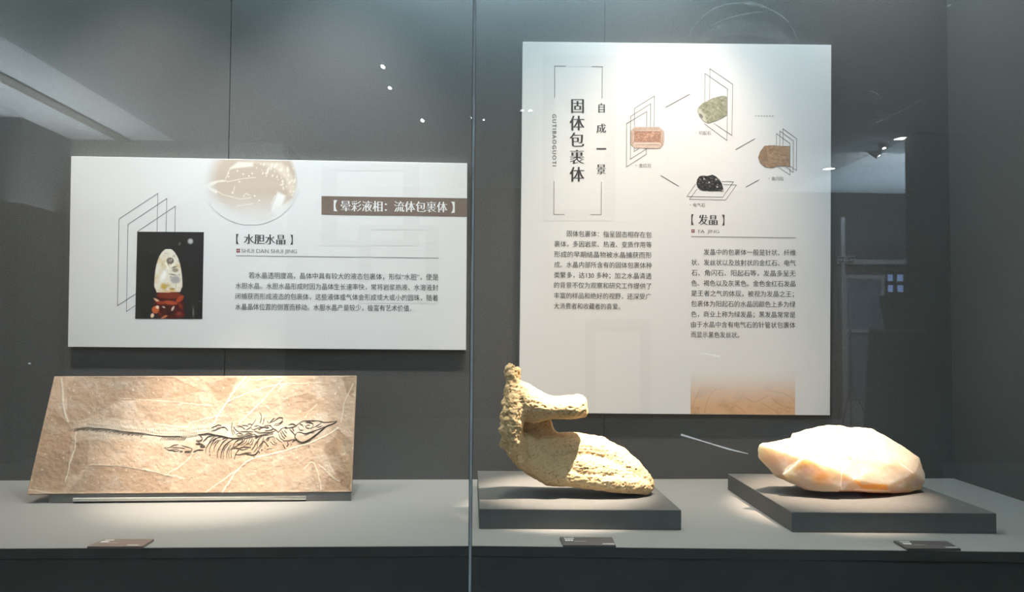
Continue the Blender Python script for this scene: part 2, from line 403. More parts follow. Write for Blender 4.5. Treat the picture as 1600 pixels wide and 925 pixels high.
# dark information terminal
kp = mirrored(1408, 700, 6.0); kx = float(kp[0]); ky = float(kp[1])
ki = empty('information_terminal', (kx, ky, ZF), 'dark floor standing terminal with tilted screen, mirrored beside the right panel', 'terminal')
add('pedestal', *hexa([(kx - .24, ky - .2, ZF), (kx + .24, ky - .2, ZF), (kx + .24, ky + .2, ZF), (kx - .24, ky + .2, ZF),
                       (kx - .2, ky - .1, .38), (kx + .2, ky - .1, .38), (kx + .2, ky + .12, .34), (kx - .2, ky + .12, .34)], .01), m_dark, ki)
sx0 = float(mirrored(1388, 480, 6.0)[0]); sx1 = float(mirrored(1472, 480, 6.0)[0])
sc_ = add('screen', *hexa([(sx0, ky - .06, .37), (sx1, ky - .06, .37), (sx1, ky - .02, .36), (sx0, ky - .02, .36), (sx0, ky - .14, .63), (sx1, ky - .14, .63), (sx1, ky - .10, .64), (sx0, ky - .10, .64)], .006), m_base, ki)
# ceiling lights of the gallery
def downlight(px, py, rad, label, elong=1.0):
    dvv = 2.0 * F / (505 - py) ; c = mirrored(px, py, dvv)
    e = empty('downlight', (c[0], c[1], ZC), label, 'ceiling light', 'gallery ceiling lights mirrored in the glass')
    n = 20; ang = np.linspace(0, 2 * np.pi, n, endpoint=False)
    ring = np.stack([np.cos(ang) * rad, np.sin(ang) * rad * elong], -1)
    V = [(c[0] + a * 1.25, c[1] + b * 1.25, ZC - .001) for a, b in ring] + [(c[0] + a * 1.2, c[1] + b * 1.2, ZC - .012) for a, b in ring] + [(c[0] + a, c[1] + b, ZC - .012) for a, b in ring] + [(c[0] + a, c[1] + b, ZC - .004) for a, b in ring]
    Fc = [[r * n + k, r * n + (k + 1) % n, (r + 1) * n + (k + 1) % n, (r + 1) * n + k] for r in range(3) for k in range(n)]
    add('trim_ring', V, Fc, m_grey, e, True)
    add('lens', [(c[0] + a, c[1] + b, ZC - .006) for a, b in ring] + [(c[0] + a, c[1] + b, ZC - .003) for a, b in ring],
        [list(range(n))[::-1], list(range(n, 2 * n))] + [[k, (k + 1) % n, n + (k + 1) % n, n + k] for k in range(n)], m_lens, e)
downlight(1409, 202, .072, 'large round downlight above the blue ceiling, right of the spotlights')
downlight(1296, 253, .075, 'round downlight at the left end of the blue ceiling')
downlight(1391, 207, .018, 'tiny lamp just left of the large round downlight')
downlight(598, 101, .018, 'uppermost small lamp above the left panel', 3.0)
downlight(609, 135, .018, 'second small lamp, right below the uppermost one', 2.6)
downlight(660, 186, .02, 'elongated small lamp above the right end of the left panel', 3.6)
downlight(737, 180, .012, 'small lamp hugging the glass joint', 3.0)
downlight(756, 183, .012, 'small lamp just right of the glass joint', 3.0)
downlight(829, 167, .022, 'small bright lamp over the upper left edge of the right panel', 1.6)
downlight(816, 167, .018, 'small bright lamp at the very edge of the right panel', 1.6)
def track_spot(px, py, tip, label):
    dvv = 2.0 * F / (505 - py); c = mirrored(px, py, dvv); tp = mirrored(tip[0], tip[1], dvv - .05)
    e = empty('track_spotlight', (c[0], c[1], ZC), label, 'spotlight', 'track spotlights mirrored in the glass')
    add('stem', *tube([(c[0], c[1], ZC), (c[0], c[1], c[2] - .05)], .014), m_grey, e)
    top = np.array([c[0], c[1], c[2] - .05]); ax = tp - top; L = np.linalg.norm(ax); ax /= L
    add('lamp_can', *tube([top - ax * .03, top, top + ax * L], [.035, .05, .052], 14), m_grey, e, True)
    add('lens', *tube([top + ax * (L + .0005), top + ax * (L + .004)], .017, 14), m_lens, e)
track_spot(1360, 226, (1374, 243), 'grey track spotlight, the left and lower of a pair')
track_spot(1378, 213, (1382, 231), 'grey track spotlight, the right and upper of a pair')
# faint text board on the far left wall
bx = [float(mirrored(v, 400, 8.55)[0]) for v in (52, 104)]; bz = [float(mirrored(80, v, 8.55)[2]) for v in (470, 300)]
yb = 2 * GY - (CAM[1] + 8.55)
tb = empty('wall_text_board', (sum(bx) / 2, yb, bz[0]), 'dim board with text rows mirrored left of the left panel', 'board')
add('board', *box(bx[0], bx[1], yb - .03, yb, bz[0], bz[1]), m_gwall, tb)
add('text_rows', *join([box(bx[0] + .04, bx[1] - .03 - .1 * (k % 3 == 2), yb, yb + .004, bz[1] - .1 - .085 * k - .03, bz[1] - .1 - .085 * k) for k in range(9)]), m_dwall, tb)

# ================================================================== SIGN PANELS
PF = -0.020
def px_panel(P, off=0.0):
    P = np.asarray(P, float); return on_y(P[..., 0], P[..., 1], PF - off)
def board(parent, corners):
    tl, tr, br, bl = [px_panel(c) for c in corners]
    def back(p): return np.array([p[0], -.0005, p[2]])
    return add('board', *hexa([bl, br, back(br), back(bl), tl, tr, back(tr), back(tl)], .0006, 1), m_panel, parent)
def quad_px(parent, name, pts, m, off):
    return add(name, px_panel(pts, off), [list(range(len(pts)))], m, parent)
def lines_px(parent, name, polys, wpx, m, off=.0004):
    V, Fc = [], []
    for poly in polys:
        for a, b in zip(poly[:-1], poly[1:]):
            a = np.array(a, float); b = np.array(b, float); t = (b - a) / np.linalg.norm(b - a); n_ = np.array([-t[1], t[0]]) * wpx / 2
            a2 = a - t * wpx * .5; b2 = b + t * wpx * .5
            k = len(V); V += [tuple(x) for x in px_panel(np.array([a2 + n_, b2 + n_, b2 - n_, a2 - n_]), off)]; Fc.append([k, k + 1, k + 2, k + 3])
    return add(name, V, Fc, m, parent)
_cache = {}
def glyphs(body, song=False, spacing=1.0):
    """filled outlines of a piece of lettering, in em units (x right, y up)"""
    key = (body, song, spacing)
    if key in _cache: return _cache[key]
    c = bpy.data.curves.new('lettering', 'FONT'); c.body = body; c.resolution_u = 3; c.space_character = spacing
    o = bpy.data.objects.new('lettering', c); COL.objects.link(o)
    dg = bpy.context.evaluated_depsgraph_get(); me = o.evaluated_get(dg).to_mesh()
    v = np.array([x.co[:2] for x in me.vertices]); f = [list(pg.vertices) for pg in me.polygons]
    o.evaluated_get(dg).to_mesh_clear(); bpy.data.objects.remove(o); bpy.data.curves.remove(c)
    if song:
        ec = {}
        for q in f:
            for i in range(len(q)):
                a, b = q[i], q[(i + 1) % len(q)]; k = (min(a, b), max(a, b))
                ec.setdefault(k, []).append((a, b, q))
        nn = np.zeros_like(v)
        for k, l in ec.items():
            if len(l) != 1: continue
            a, b, q = l[0]; t = v[b] - v[a]; L = np.hypot(*t)
            if L < 1e-9: continue
            t = t / L; n_ = np.array([t[1], -t[0]]); cen = v[q].mean(0)
            if n_.dot(cen - v[a]) > 0: n_ = -n_
            for z in (a, b):
                nn[z] = np.where(np.abs(n_) > np.abs(nn[z]), n_, nn[z])
        ax, by = song
        v = v + np.stack([np.sign(nn[:, 0]) * np.abs(nn[:, 0]) ** 2 * ax, -np.sign(nn[:, 1]) * np.abs(nn[:, 1]) ** 2 * by], -1)
    _cache[key] = (v, f); return v, f
def place(body, x0, x1, yl, yr, em, song=False, spacing=1.0, cen=.38, vertical=False):
    """lettering fitted between x0 and x1 with its middle running from yl to yr"""
    v, f = glyphs(body, song, spacing); a, b = v[:, 0].min(), v[:, 0].max()
    t = (v[:, 0] - a) / (b - a)
    if vertical:      # x0..x1 run downwards; yl is the x of the middle
        return np.stack([yl + (v[:, 1] - cen) * em, x0 + t * (x1 - x0)], -1), f
    return np.stack([x0 + t * (x1 - x0), yl + (yr - yl) * t - (v[:, 1] - cen) * em], -1), f
def box_fit(body, x0, x1, y0, y1, song=False):
    v, f = glyphs(body, song); lo, hi = v.min(0), v.max(0); t = (v - lo) / np.maximum(hi - lo, 1e-6)
    return np.stack([x0 + t[:, 0] * (x1 - x0), y1 - t[:, 1] * (y1 - y0)], -1), f
def text(parent, name, pieces, m, off=.0006):
    V, Fc = [], []
    for v, f in pieces:
        k = len(V); V += [tuple(p) for p in px_panel(v, off)]; Fc += [[i + k for i in q] for q in f]
    return add(name, V, Fc, m, parent)
SONG = (.026, .013)
def picture(parent, name, x0, x1, y0, y1, nx, ny, fn, off=.0005, corners=None, keep=None):
    u, v = np.meshgrid(np.linspace(0, 1, nx), np.linspace(0, 1, ny))
    if corners is None: corners = [(x0, y0), (x1, y0), (x1, y1), (x0, y1)]
    c = np.array(corners, float)
    P = ((1 - u) * (1 - v))[..., None] * c[0] + (u * (1 - v))[..., None] * c[1] + (u * v)[..., None] * c[2] + ((1 - u) * v)[..., None] * c[3]
    X = P[..., 0]; Y = P[..., 1]; colr = fn(X, Y)
    idx = np.arange(nx * ny).reshape(ny, nx); km = np.ones((ny, nx), bool) if keep is None else keep(X, Y)
    fs = [[idx[j, i], idx[j + 1, i], idx[j + 1, i + 1], idx[j, i + 1]] for j in range(ny - 1) for i in range(nx - 1) if km[j, i] and km[j + 1, i] and km[j, i + 1] and km[j + 1, i + 1]]
    used = np.zeros(nx * ny, bool); used[np.unique(np.array(fs))] = True; mp = np.cumsum(used) - 1
    return add(name, px_panel(P.reshape(-1, 2)[used], off), [[int(mp[k]) for k in q] for q in fs], m_print, parent, col=colr.reshape(-1, 3)[used])
def ink(r, g_, b): return s2l((r, g_, b)) * 1.12

# ---------------------------------------------------------------- left panel
LP = [(111, 244), (730, 255), (728, 547), (106, 542)]
c0 = px_panel((417, 545))
lp = empty('information_sign', (c0[0], 0, c0[2]), 'wide white text panel with brown title strip, above the fossil slab', 'sign', 'white text panels on the back wall')
board(lp, LP)
def frame_px(x0, y0, x1, y1, bx_, by_):
    return [[(x0, y0), (x0 + bx_, y0), (x0 + bx_, y1), (x0, y1)], [(x1 - bx_, y0), (x1, y0), (x1, y1), (x1 - bx_, y1)],
            [(x0 + bx_, y0), (x1 - bx_, y0), (x1 - bx_, y0 + by_), (x0 + bx_, y0 + by_)], [(x0 + bx_, y1 - by_), (x1 - bx_, y1 - by_), (x1 - bx_, y1), (x0 + bx_, y1)]]
def pattern(parent, quads, off):
    V, Fc = [], []
    for q in quads:
        k = len(V); V += [tuple(t) for t in px_panel(q, off)]; Fc.append([k, k + 1, k + 2, k + 3])
    return add('pale_pattern', V, Fc, m_water, parent)
pattern(lp, frame_px(502, 258, 655, 384, 25, 9), .0002)
pattern(lp, frame_px(560, 351, 685, 474, 20, 8), .0003)
strip = quad_px(lp, 'title_strip', [(502.3, 306.3), (729.8, 309.8), (729.6, 338.4), (502.3, 335.4)], m_bar, .0005)
text(strip, 'title_text', [place('【', 521.5, 527.5, 321.3, 321.3, 19, SONG), place('晕彩液相：流体包裹体', 532.5, 699, 321.6, 323.6, 18.6, SONG), place('】', 704.5, 710.5, 323.9, 323.9, 19, SONG)], m_white, .0007)
text(lp, 'heading_text', [place('【', 369, 373, 373.2, 373.2, 17, SONG), place('水胆水晶', 381, 446, 373.3, 374.3, 17, SONG), place('】', 453.5, 457.5, 374.5, 374.5, 17, SONG)], m_ink)
text(lp, 'subheading_text', [place('SHUI DAN SHUI JING', 377.5, 464, 391.5, 392.6, 8.6, (.012, .012), 1.0, .36)], m_inkg)
def red_square(parent, x0, y0, x1, y1):
    lines = [[(x0, y0), (x1, y0), (x1, y1), (x0, y1)]]
    sq = quad_px(parent, 'red_square', [(x0, y0), (x1, y0), (x1, y1), (x0, y1)], m_red, .0005)
    xc, yc = (x0 + x1) / 2, (y0 + y1) / 2
    lines_px(sq, 'pale_cross', [[(x0 + .6, yc), (x1 - .6, yc)], [(xc, y0 + .6), (xc, y1 - .6)]], .5, m_water, .0007)
red_square(lp, 369.4, 388.6, 374.8, 394.4)
lines_px(lp, 'heading_rule', [[(369, 399.6), (685, 403.2)]], .9, m_inkg)
SM = (.004, .004)
text(lp, 'paragraph_text', [
    place('若水晶透明度高，晶体中具有较大的液态包裹体，形似“水胆”，便是', 388.5, 685, 430, 433, 10.6, SM),
    place('水胆水晶。水胆水晶形成时因为晶体生长速率快，常将岩浆热液、水溶液封', 368, 684.6, 446.4, 449.3, 10.6, SM),
    place('闭捕获而形成液态的包裹体，这些液体或气体会形成或大或小的圆珠，随着', 367.8, 684.4, 462.6, 465.4, 10.6, SM),
    place('水晶晶体位置的倒置而移动。水胆水晶产量较少，极富有艺术价值。', 367.6, 643, 479, 481.6, 10.6, SM)], m_text)
for pl in ([[(211.6, 459.4), (183.6, 477.6), (186, 342), (246.6, 302), (245.4, 362)]], [[(211.6, 477), (197.6, 486.4), (200, 350.6), (260.6, 310), (259.4, 362)]], [[(215, 361.6), (274, 322), (273.2, 362)]]):
    lines_px(lp, 'outline_frame', pl, .8, m_line)
def egg_photo(X, Y):
    c = np.ones(X.shape + (3,)) * ink(30, 29, 27)
    n = fbm(X * .06, Y * .06, 3)
    c = c * (0.6 + .9 * n)[..., None]
    def blob(cx, cy, rx, ry, col_, s=1.0, rot=0):
        nonlocal c
        a = math.cos(rot); b = math.sin(rot); dx = X - cx; dy = Y - cy
        r = np.sqrt(((dx * a + dy * b) / rx) ** 2 + ((-dx * b + dy * a) / ry) ** 2)
        c = mixc(c, col_, np.clip((1.05 - r) * min(rx, ry) / s, 0, 1))
    blob(297.5, 377, 5, 5, ink(175, 175, 172), 3, .4); blob(280.5, 381, 2, 4, ink(110, 110, 108), 2, .4); blob(302, 488, 1.8, 10, ink(120, 120, 118), 2); blob(229, 461, 2.4, 4, ink(58, 40, 34), 2); blob(312, 471, 4, 1.6, ink(90, 90, 88), 2)
    blob(234, 393, 1.2, 5, ink(80, 78, 74), 2, -.5)
    # carved wooden base
    blob(264, 478, 24, 22, ink(70, 18, 10), 2)
    for (x_, y_, a_, b_, r_, col_) in [(264, 461, 20, 6, 0, (120, 42, 20)), (281, 467, 8, 4, -.7, (165, 62, 28)), (266, 473, 13, 3.6, .1, (170, 70, 36)), (246, 470, 8, 2.2, .6, (225, 175, 140)), (251, 473, 8, 3, .1, (150, 50, 26)),
                                       (243, 484, 6, 6, .3, (190, 92, 44)), (246, 480, 3, 3, 0, (235, 200, 170)), (281, 491, 8, 6, 0, (95, 24, 20)), (280, 490, 4, 3, 0, (140, 50, 46)), (262, 484, 9, 4, .4, (60, 16, 10)), (270, 482, 2, 5, .5, (215, 190, 170)),
                                       (238, 493, 3, 4, .3, (230, 190, 160)), (257, 495, 8, 2, -.5, (200, 120, 80)), (250, 490, 6, 2, .6, (110, 36, 20)), (282, 478, 3, 6, -.5, (120, 40, 22)), (256, 480, 3, 1.4, .5, (235, 215, 195)), (266, 490, 9, 3, -.2, (50, 12, 8))]:
        blob(x_, y_, a_, b_, ink(*col_), 1.2, r_)
    # polished crystal egg
    t = np.clip((Y - 389.5) / 66, 0, 1); half = 22.6 * np.sqrt(np.clip(1 - ((1 - t) / 1.02) ** 2.6, 0, 1)) * np.where(t > .88, 1 - (t - .88) * 1.3, 1)
    inside = np.clip((half - np.abs(X - 263)) / 1.2, 0, 1) * (Y > 389.5) * (Y < 456.5)
    e = np.ones_like(c) * ink(226, 218, 200)
    e = mixc(e, ink(205, 178, 110), np.clip(fbm(X * .13, Y * .13, 9) * 2.6 - 1.25, 0, 1) * .8)
    e = mixc(e, ink(120, 108, 90), np.clip(fbm(X * .24, Y * .24, 21) * 3.6 - 2.15, 0, 1) * (X > 253) * .9)
    c2 = c.copy(); c = e
    blob(266, 407.5, 6.2, 5.6, ink(104, 92, 80), 1.5); blob(266, 407, 3.4, 3, ink(150, 140, 132), 1.5); blob(268, 405.6, 1.2, 1, ink(240, 238, 232), 1)
    blob(272, 417.5, 6, 1.4, ink(90, 76, 50), 1, -.3); blob(270, 429, 8, 1.3, ink(100, 88, 70), 1, .15); blob(274, 422, 6, 4, ink(150, 138, 112), 2)
    blob(274, 437, 9, 7, ink(168, 162, 158), 3); blob(256, 430, 5, 13, ink(246, 244, 236), 4, .35); blob(261, 415, 2, 12, ink(246, 240, 224), 1.5, -.4); blob(270, 414, 1.5, 8, ink(244, 236, 214), 1.5, .6)
    blob(256, 448, 6, 7, ink(196, 160, 70), 4); blob(269, 451.5, 6, 2.5, ink(176, 138, 66), 1.5); blob(263, 455, 20, 1.6, ink(214, 160, 70), 1.5)
    c = c2 * (1 - inside[..., None]) + c * inside[..., None]
    return c
picture(lp, 'printed_photo', 214, 318, 362, 498, 150, 190, egg_photo, .0006, [(214.4, 362), (318.6, 362.6), (316, 498.4), (211.2, 498)])
def sphere_print(X, Y):
    base = np.ones(X.shape + (3,)) * PANEL
    r = np.sqrt(((X - 392) / 74) ** 2 + ((Y - 283) / 67) ** 2)
    fade = np.clip((1.0 - r) / (.08 + .22 * np.clip((420 - X) / 60, 0, 1)), 0, 1) * np.clip(1.2 - np.clip((Y - 292) / 46, 0, 1), .10, 1)
    t = np.ones_like(base) * ink(190, 168, 147)
    # light lens shapes inside the ball
    t = mixc(t, ink(202, 182, 163), np.clip(fbm(X * .02, Y * .09, 5) * 2 - .6, 0, 1) * .5)
    def bl(poly, col_, s=1.5):
        nonlocal t
        t = mixc(t, col_, soft_poly(X, Y, poly, s))
    bl([(360, 262), (372, 253), (396, 253), (395, 260), (380, 261), (362, 263)], ink(232, 220, 206), 2)
    bl([(392, 253), (440, 254), (458, 275), (463, 300), (452, 306), (446, 280), (430, 264), (404, 255)], ink(218, 200, 178), 3)
    bl([(424, 325), (434, 300), (446, 306), (440, 322), (425, 332)], ink(236, 230, 224), 2)
    bl([(426, 332), (444, 320), (456, 312), (448, 330), (430, 340)], ink(232, 226, 222), 3)
    bl([(318, 292), (330, 284), (348, 281), (356, 283), (340, 285), (328, 292), (340, 299), (338, 303), (324, 294)], ink(234, 222, 208), 1)
    for pl in ([(352, 281), (358, 266), (368, 259)], [(358, 263), (392, 259)], [(367, 291), (364, 302)], [(355, 284), (380, 279), (400, 277)], [(335, 296), (348, 304), (375, 311), (392, 309)], [(370, 322), (396, 318)], [(340, 316), (350, 320)], [(380, 308), (384, 302), (390, 305)], [(442, 322), (420, 335), (415, 338)], [(430, 305), (424, 318)]):
        t = mixc(t, ink(240, 228, 212), np.clip(1.1 - seg_dist(X, Y, pl) / .9, 0, 1) * .8)
    for k in range(150):
        a = random.random(); b = random.random(); cx = 395 + 68 * a; cy = 256 + 62 * b
        if (cx - 400) * .8 + 250 < cy - 12 or random.random() < .25: continue
        rr = .5 + random.random() * .9; dx = X - cx; dy = Y - cy
        t = mixc(t, ink(240, 228, 214), np.clip(1.4 - np.hypot((dx * .8 + dy * .4) / rr, (-dx * .4 + dy * .8) / (rr * 1.9)), 0, 1) * .9)
    for (cx, cy) in ((371, 267), (380, 272), (389, 275), (357, 271), (374, 284), (363, 301), (398, 306), (405, 313), (357, 276), (394, 271)):
        t = mixc(t, ink(240, 228, 214), np.clip(1.7 - np.hypot(X - cx, Y - cy), 0, 1))
    rim = np.exp(-((r - .955) / .022) ** 2)
    m_ = fade * .92
    c = base * (1 - m_[..., None]) + t * m_[..., None]
    c = mixc(c, ink(205, 196, 186), rim * .25 * np.clip((X - 390) / 40, 0, 1))
    return c
picture(lp, 'printed_crystal_ball', 316, 468, 249, 352, 180, 130, sphere_print, .0006, [(316, 248.6), (468, 251.3), (468, 352), (316, 352)],
        lambda X, Y: ((X - 392) / 76) ** 2 + ((Y - 283) / 69) ** 2 < 1)

# ---------------------------------------------------------------- right panel
RP = [(817, 65), (1299, 70), (1297, 649), (811, 645)]
c0 = px_panel((1054, 647))
rp = empty('information_sign', (c0[0], 0, c0[2]), 'tall white text panel with four mineral pictures, between bone and crystal', 'sign', 'white text panels on the back wall')
board(rp, RP)
pattern(rp, frame_px(914, 499, 1016.5, 645, 16.5, 17)[:3], .0002)
pattern(rp, frame_px(848, 86, 962, 345, 18, 18), .0002)
for pl in ([(883.7, 103.3), (866.7, 103), (866.7, 152)], [(924.7, 103.8), (941.2, 104.4), (940.7, 153.4)], [(865.6, 283.5), (865.3, 335), (882, 335.2)], [(939.7, 284.8), (939.3, 335.6), (922.8, 335.4)]):
    lines_px(rp, 'title_bracket', [pl], 1.0, m_inkg)
tt = []
for ch, y0, y1 in (('固', 155, 176.6), ('体', 180.8, 203.6), ('包', 207, 229), ('裹', 234, 256), ('体', 260.8, 283.6)):
    x0, x1 = (892.5, 912.5) if ch == '固' else (890, 913)
    tt.append(box_fit(ch, x0, x1, y0, y1, SONG))
for q in tt: text(rp, 'title_character', [q], m_ink)
for q in (box_fit('自', 935, 945, 161, 176, SONG), box_fit('成', 932, 947, 193.3, 207.6, SONG), box_fit('一', 932, 947.3, 231.4, 233.4), box_fit('景', 932, 946.7, 257, 272, SONG)):
    text(rp, 'motto_character', [q], m_ink)
text(rp, 'romanised_title_text', [place('GUTIBAOGUOTI', 178.5, 259.5, 866.3, 0, 8.8, (.002, .002), 1.28, .36, True)], m_ink)
text(rp, 'left_paragraph_text', [
    place('固体包裹体：指呈固态相存在包', 885.7, 1018.4, 364.8, 366.8, 10.4, SM),
    place('裹体，多因岩浆、热液、变质作用等', 866.2, 1018.3, 380.8, 382.4, 10.4, SM),
    place('形成的早期结晶物被水晶捕获而形', 866, 1018.2, 397, 398.6, 10.4, SM),
    place('成。水晶内部所含有的固体包裹体种', 865.9, 1018.2, 413.2, 414.6, 10.4, SM),
    place('类繁多，达130 多种；加之水晶清透', 865.8, 1018, 429.4, 431.2, 10.4, SM),
    place('的背景不仅为观察和研究工作提供了', 865.7, 1017.8, 445.3, 447, 10.4, SM),
    place('丰富的样品和绝好的视野，还深受广', 865.5, 1017.5, 461.6, 463.2, 10.4, SM),
    place('大消费者和收藏者的喜爱。', 865.4, 969, 477.8, 479, 10.4, SM)], m_text)
text(rp, 'right_paragraph_text', [
    place('发晶中的包裹体一般是针状、纤维', 1099.4, 1243.4, 393.6, 394.8, 10.4, SM),
    place('状、发丝状以及放射状的金红石、电气', 1080.3, 1243.3, 409.8, 411, 10.4, SM),
    place('石、角闪石、阳起石等，发晶多呈无', 1080.2, 1243.2, 426, 427.2, 10.4, SM),
    place('色、褐色以及灰黑色。金色金红石发晶', 1080.1, 1243, 442.2, 443.4, 10.4, SM),
    place('是王者之气的体现，被视为发晶之王；', 1080, 1240.5, 458, 459.5, 10.4, SM),
    place('包裹体为阳起石的水晶因颜色上多为绿', 1079.9, 1242.8, 474.4, 475.6, 10.4, SM),
    place('色，商业上称为绿发晶；黑发晶常常是', 1079.8, 1242.8, 490.6, 491.8, 10.4, SM),
    place('由于水晶中含有电气石的针管状包裹体', 1079.7, 1242.8, 506.8, 508, 10.4, SM),
    place('而显示黑色发丝状。', 1079.6, 1155, 522.6, 523.4, 10.4, SM)], m_text)
text(rp, 'heading_text', [place('【', 1080.2, 1084, 343, 343, 18, SONG), place('发晶', 1091, 1121.3, 343.2, 343.6, 17.4, SONG), place('】', 1128.2, 1132, 343.8, 343.8, 18, SONG)], m_ink)
red_square(rp, 1080.3, 358.3, 1085.4, 363.2)
text(rp, 'subheading_text', [place('FA  JING', 1091, 1123.8, 361.1, 361.5, 7.4, (.012, .012), 1.0, .36)], m_inkg)
lines_px(rp, 'heading_rule', [[(1080, 369.6), (1243, 371.6)]], .9, m_inkg)
for name_, dot_, x0, x1, yc, mm in (('金红石', 993.8, 998.5, 1017.3, 258.4, m_inkg), ('阳起石', 1087.6, 1092.3, 1110.8, 207.5, m_inkg), ('角闪石', 1201.3, 1205.6, 1224.3, 279.2, m_line), ('电气石', 1078.7, 1083, 1101.7, 320.2, m_inkg)):
    text(rp, 'mineral_caption_text', [box_fit('一', dot_ - .6, dot_ + .6, yc - .8, yc + .4), place(name_, x0, x1, yc, yc + .1, 6.6)], mm)
for poly in ([(1040.4, 167.5), (1077.4, 147.2)], [(1150, 233.4), (1179.3, 217)], [(1032.6, 274.3), (1060.2, 290.8)], [(1166, 292), (1185.6, 281)]):
    lines_px(rp, 'link_line', [poly], 1.1, m_line)
dots = []
for k in range(7):
    xx = 1181 + k * 4.4; dots.append([(xx - .1, 181.3), (xx + .1, 181.3)])
lines_px(rp, 'dotted_line', dots, 1.4, m_line)
for pl in ([[(991.2, 197.6), (991.5, 169.2), (1022.6, 149.8), (1021.9, 197.6)]], [[(991, 231), (990.8, 236.7), (998.3, 232)]],
           [[(1010, 232.8), (985, 248.5), (985.3, 181.9), (1016.6, 162), (1016.2, 197.6)]],
           [[(1010, 232.8), (1009.8, 241), (978.8, 260.8), (979.2, 193), (1010.6, 174.3), (1010.3, 197.6)]],
           [[(1101, 159), (1101.4, 114.6), (1136.7, 138.9), (1135.9, 219.3), (1100.6, 193.4)]],
           [[(1108.8, 155), (1109.2, 107.2), (1144.8, 131.5), (1143.6, 211.5), (1115, 192.7)]],
           [[(1213, 227), (1213.3, 208.8), (1234.6, 224), (1234.2, 273.3), (1216.1, 261)]],
           [[(1218.3, 227), (1218.5, 204.7), (1239.6, 219.8), (1239.2, 269.5), (1228.7, 261.5)]],
           [[(1223.3, 227), (1223.5, 201.3), (1244.8, 216.5), (1244.4, 266.4), (1235, 259.5)]],
           [[(1087, 287.5), (1073.2, 307), (1129.2, 308), (1146, 284), (1128, 283.5)]],
           [[(1089, 295.5), (1077.4, 311.4), (1133.9, 312.5), (1150.8, 289), (1130.7, 288.5)]]):
    lines_px(rp, 'outline_frame', pl, .75, m_line)
def gem(X, Y):
    c = np.ones(X.shape + (3,)) * ink(198, 174, 158)
    n = fbm(X * .35, Y * .35, 4, 3)
    inn = soft_poly(X, Y, [(991, 205), (1032.5, 205.5), (1032, 222), (991, 221.5)], .6)
    c = c * (.8 + .4 * n)[..., None]
    c2 = np.ones_like(c) * ink(160, 120, 102); c2 = mixc(c2, ink(226, 180, 152), np.clip(fbm(X * .6, Y * .6, 8, 3) * 3 - 1.4, 0, 1) * .8)
    c = c * (1 - inn[..., None]) + c2 * inn[..., None]
    L_ = [[(991, 205), (1032.5, 205.5), (1032, 222), (991, 221.5), (991, 205)], [(991, 205), (988, 199)], [(1032.5, 205.5), (1036, 203)], [(1032, 222), (1036, 228)], [(991, 221.5), (987, 228)],
          [(992, 201.5), (1030, 201.5)], [(993, 226), (1030, 226.3)], [(988, 206), (988, 224)], [(1035, 207), (1035, 224)]]
    for l in L_: c = mixc(c, ink(136, 98, 80), np.clip(1.0 - seg_dist(X, Y, l) / .7, 0, 1) * .75)
    c = mixc(c, ink(242, 222, 205), np.clip(1.0 - seg_dist(X, Y, [(992, 223.8), (1031, 224)]) / .8, 0, 1) * .8)
    return mixc(c, ink(140, 104, 88), np.clip(1.1 - seg_dist(X, Y, GEM + [GEM[0]]) / .8, 0, 1))
GEM = [(991.8, 198.4), (1031, 198.6), (1037.8, 205.5), (1037.4, 225.5), (1031, 232.2), (991.8, 231.7), (985.4, 225.7), (985.4, 204)]
picture(rp, 'printed_pink_gem', 985, 1038.2, 198, 232.6, 92, 62, gem, .0007, keep=lambda X, Y: soft_poly(X, Y, GEM, .5) > .35)
def S7(pts): return [(1050 + x * .1567, 90 + y * .1567) for x, y in pts]
def S8(pts): return [(1050 + x * .1567, 220 + y * .1567) for x, y in pts]
BEAD = S7([(258, 500), (300, 455), (400, 405), (460, 388), (520, 378), (550, 390), (550, 575), (490, 610), (430, 635), (365, 657), (325, 645), (275, 590), (250, 530)])
def bead(X, Y):
    n = fbm(X * .28, Y * .28, 14, 4); t = np.clip((X - 1092) / 44, 0, 1)
    c = np.ones(X.shape + (3,)) * ink(152, 150, 126); c = mixc(c, ink(104, 104, 88), np.clip(n * 2.6 - .9, 0, 1) * .7); c = mixc(c, ink(188, 186, 164), np.clip(fbm(X * .5, Y * .5, 31, 3) * 3.4 - 1.9, 0, 1) * .8)
    face = soft_poly(X, Y, S7([(255, 505), (290, 520), (330, 580), (350, 655), (325, 645), (275, 590), (250, 530)]), 1.5)
    c = mixc(c, ink(196, 192, 178), face * .8)
    a, b = math.cos(.9), math.sin(.9); dx = X - (1050 + 290 * .1567); dy = Y - (90 + 580 * .1567)
    r = np.hypot((dx * a + dy * b) / 4.2, (-dx * b + dy * a) / 2.2); c = mixc(c, ink(120, 116, 108), np.clip((1.15 - r) * 3, 0, 1))
    return mixc(c, ink(112, 110, 94), np.clip(1 - seg_dist(X, Y, BEAD + [BEAD[0]]) / 1.0, 0, 1) * .6)
picture(rp, 'printed_green_stone', 1088, 1137.5, 148, 194, 90, 84, bead, .0007, keep=lambda X, Y: soft_poly(X, Y, BEAD, .5) > .35)
HORN = S8([(920, 50), (980, 44), (1050, 47), (1110, 52), (1175, 53), (1175, 262), (1120, 255), (1060, 253), (1000, 272), (930, 265), (880, 225), (858, 165), (875, 110)])
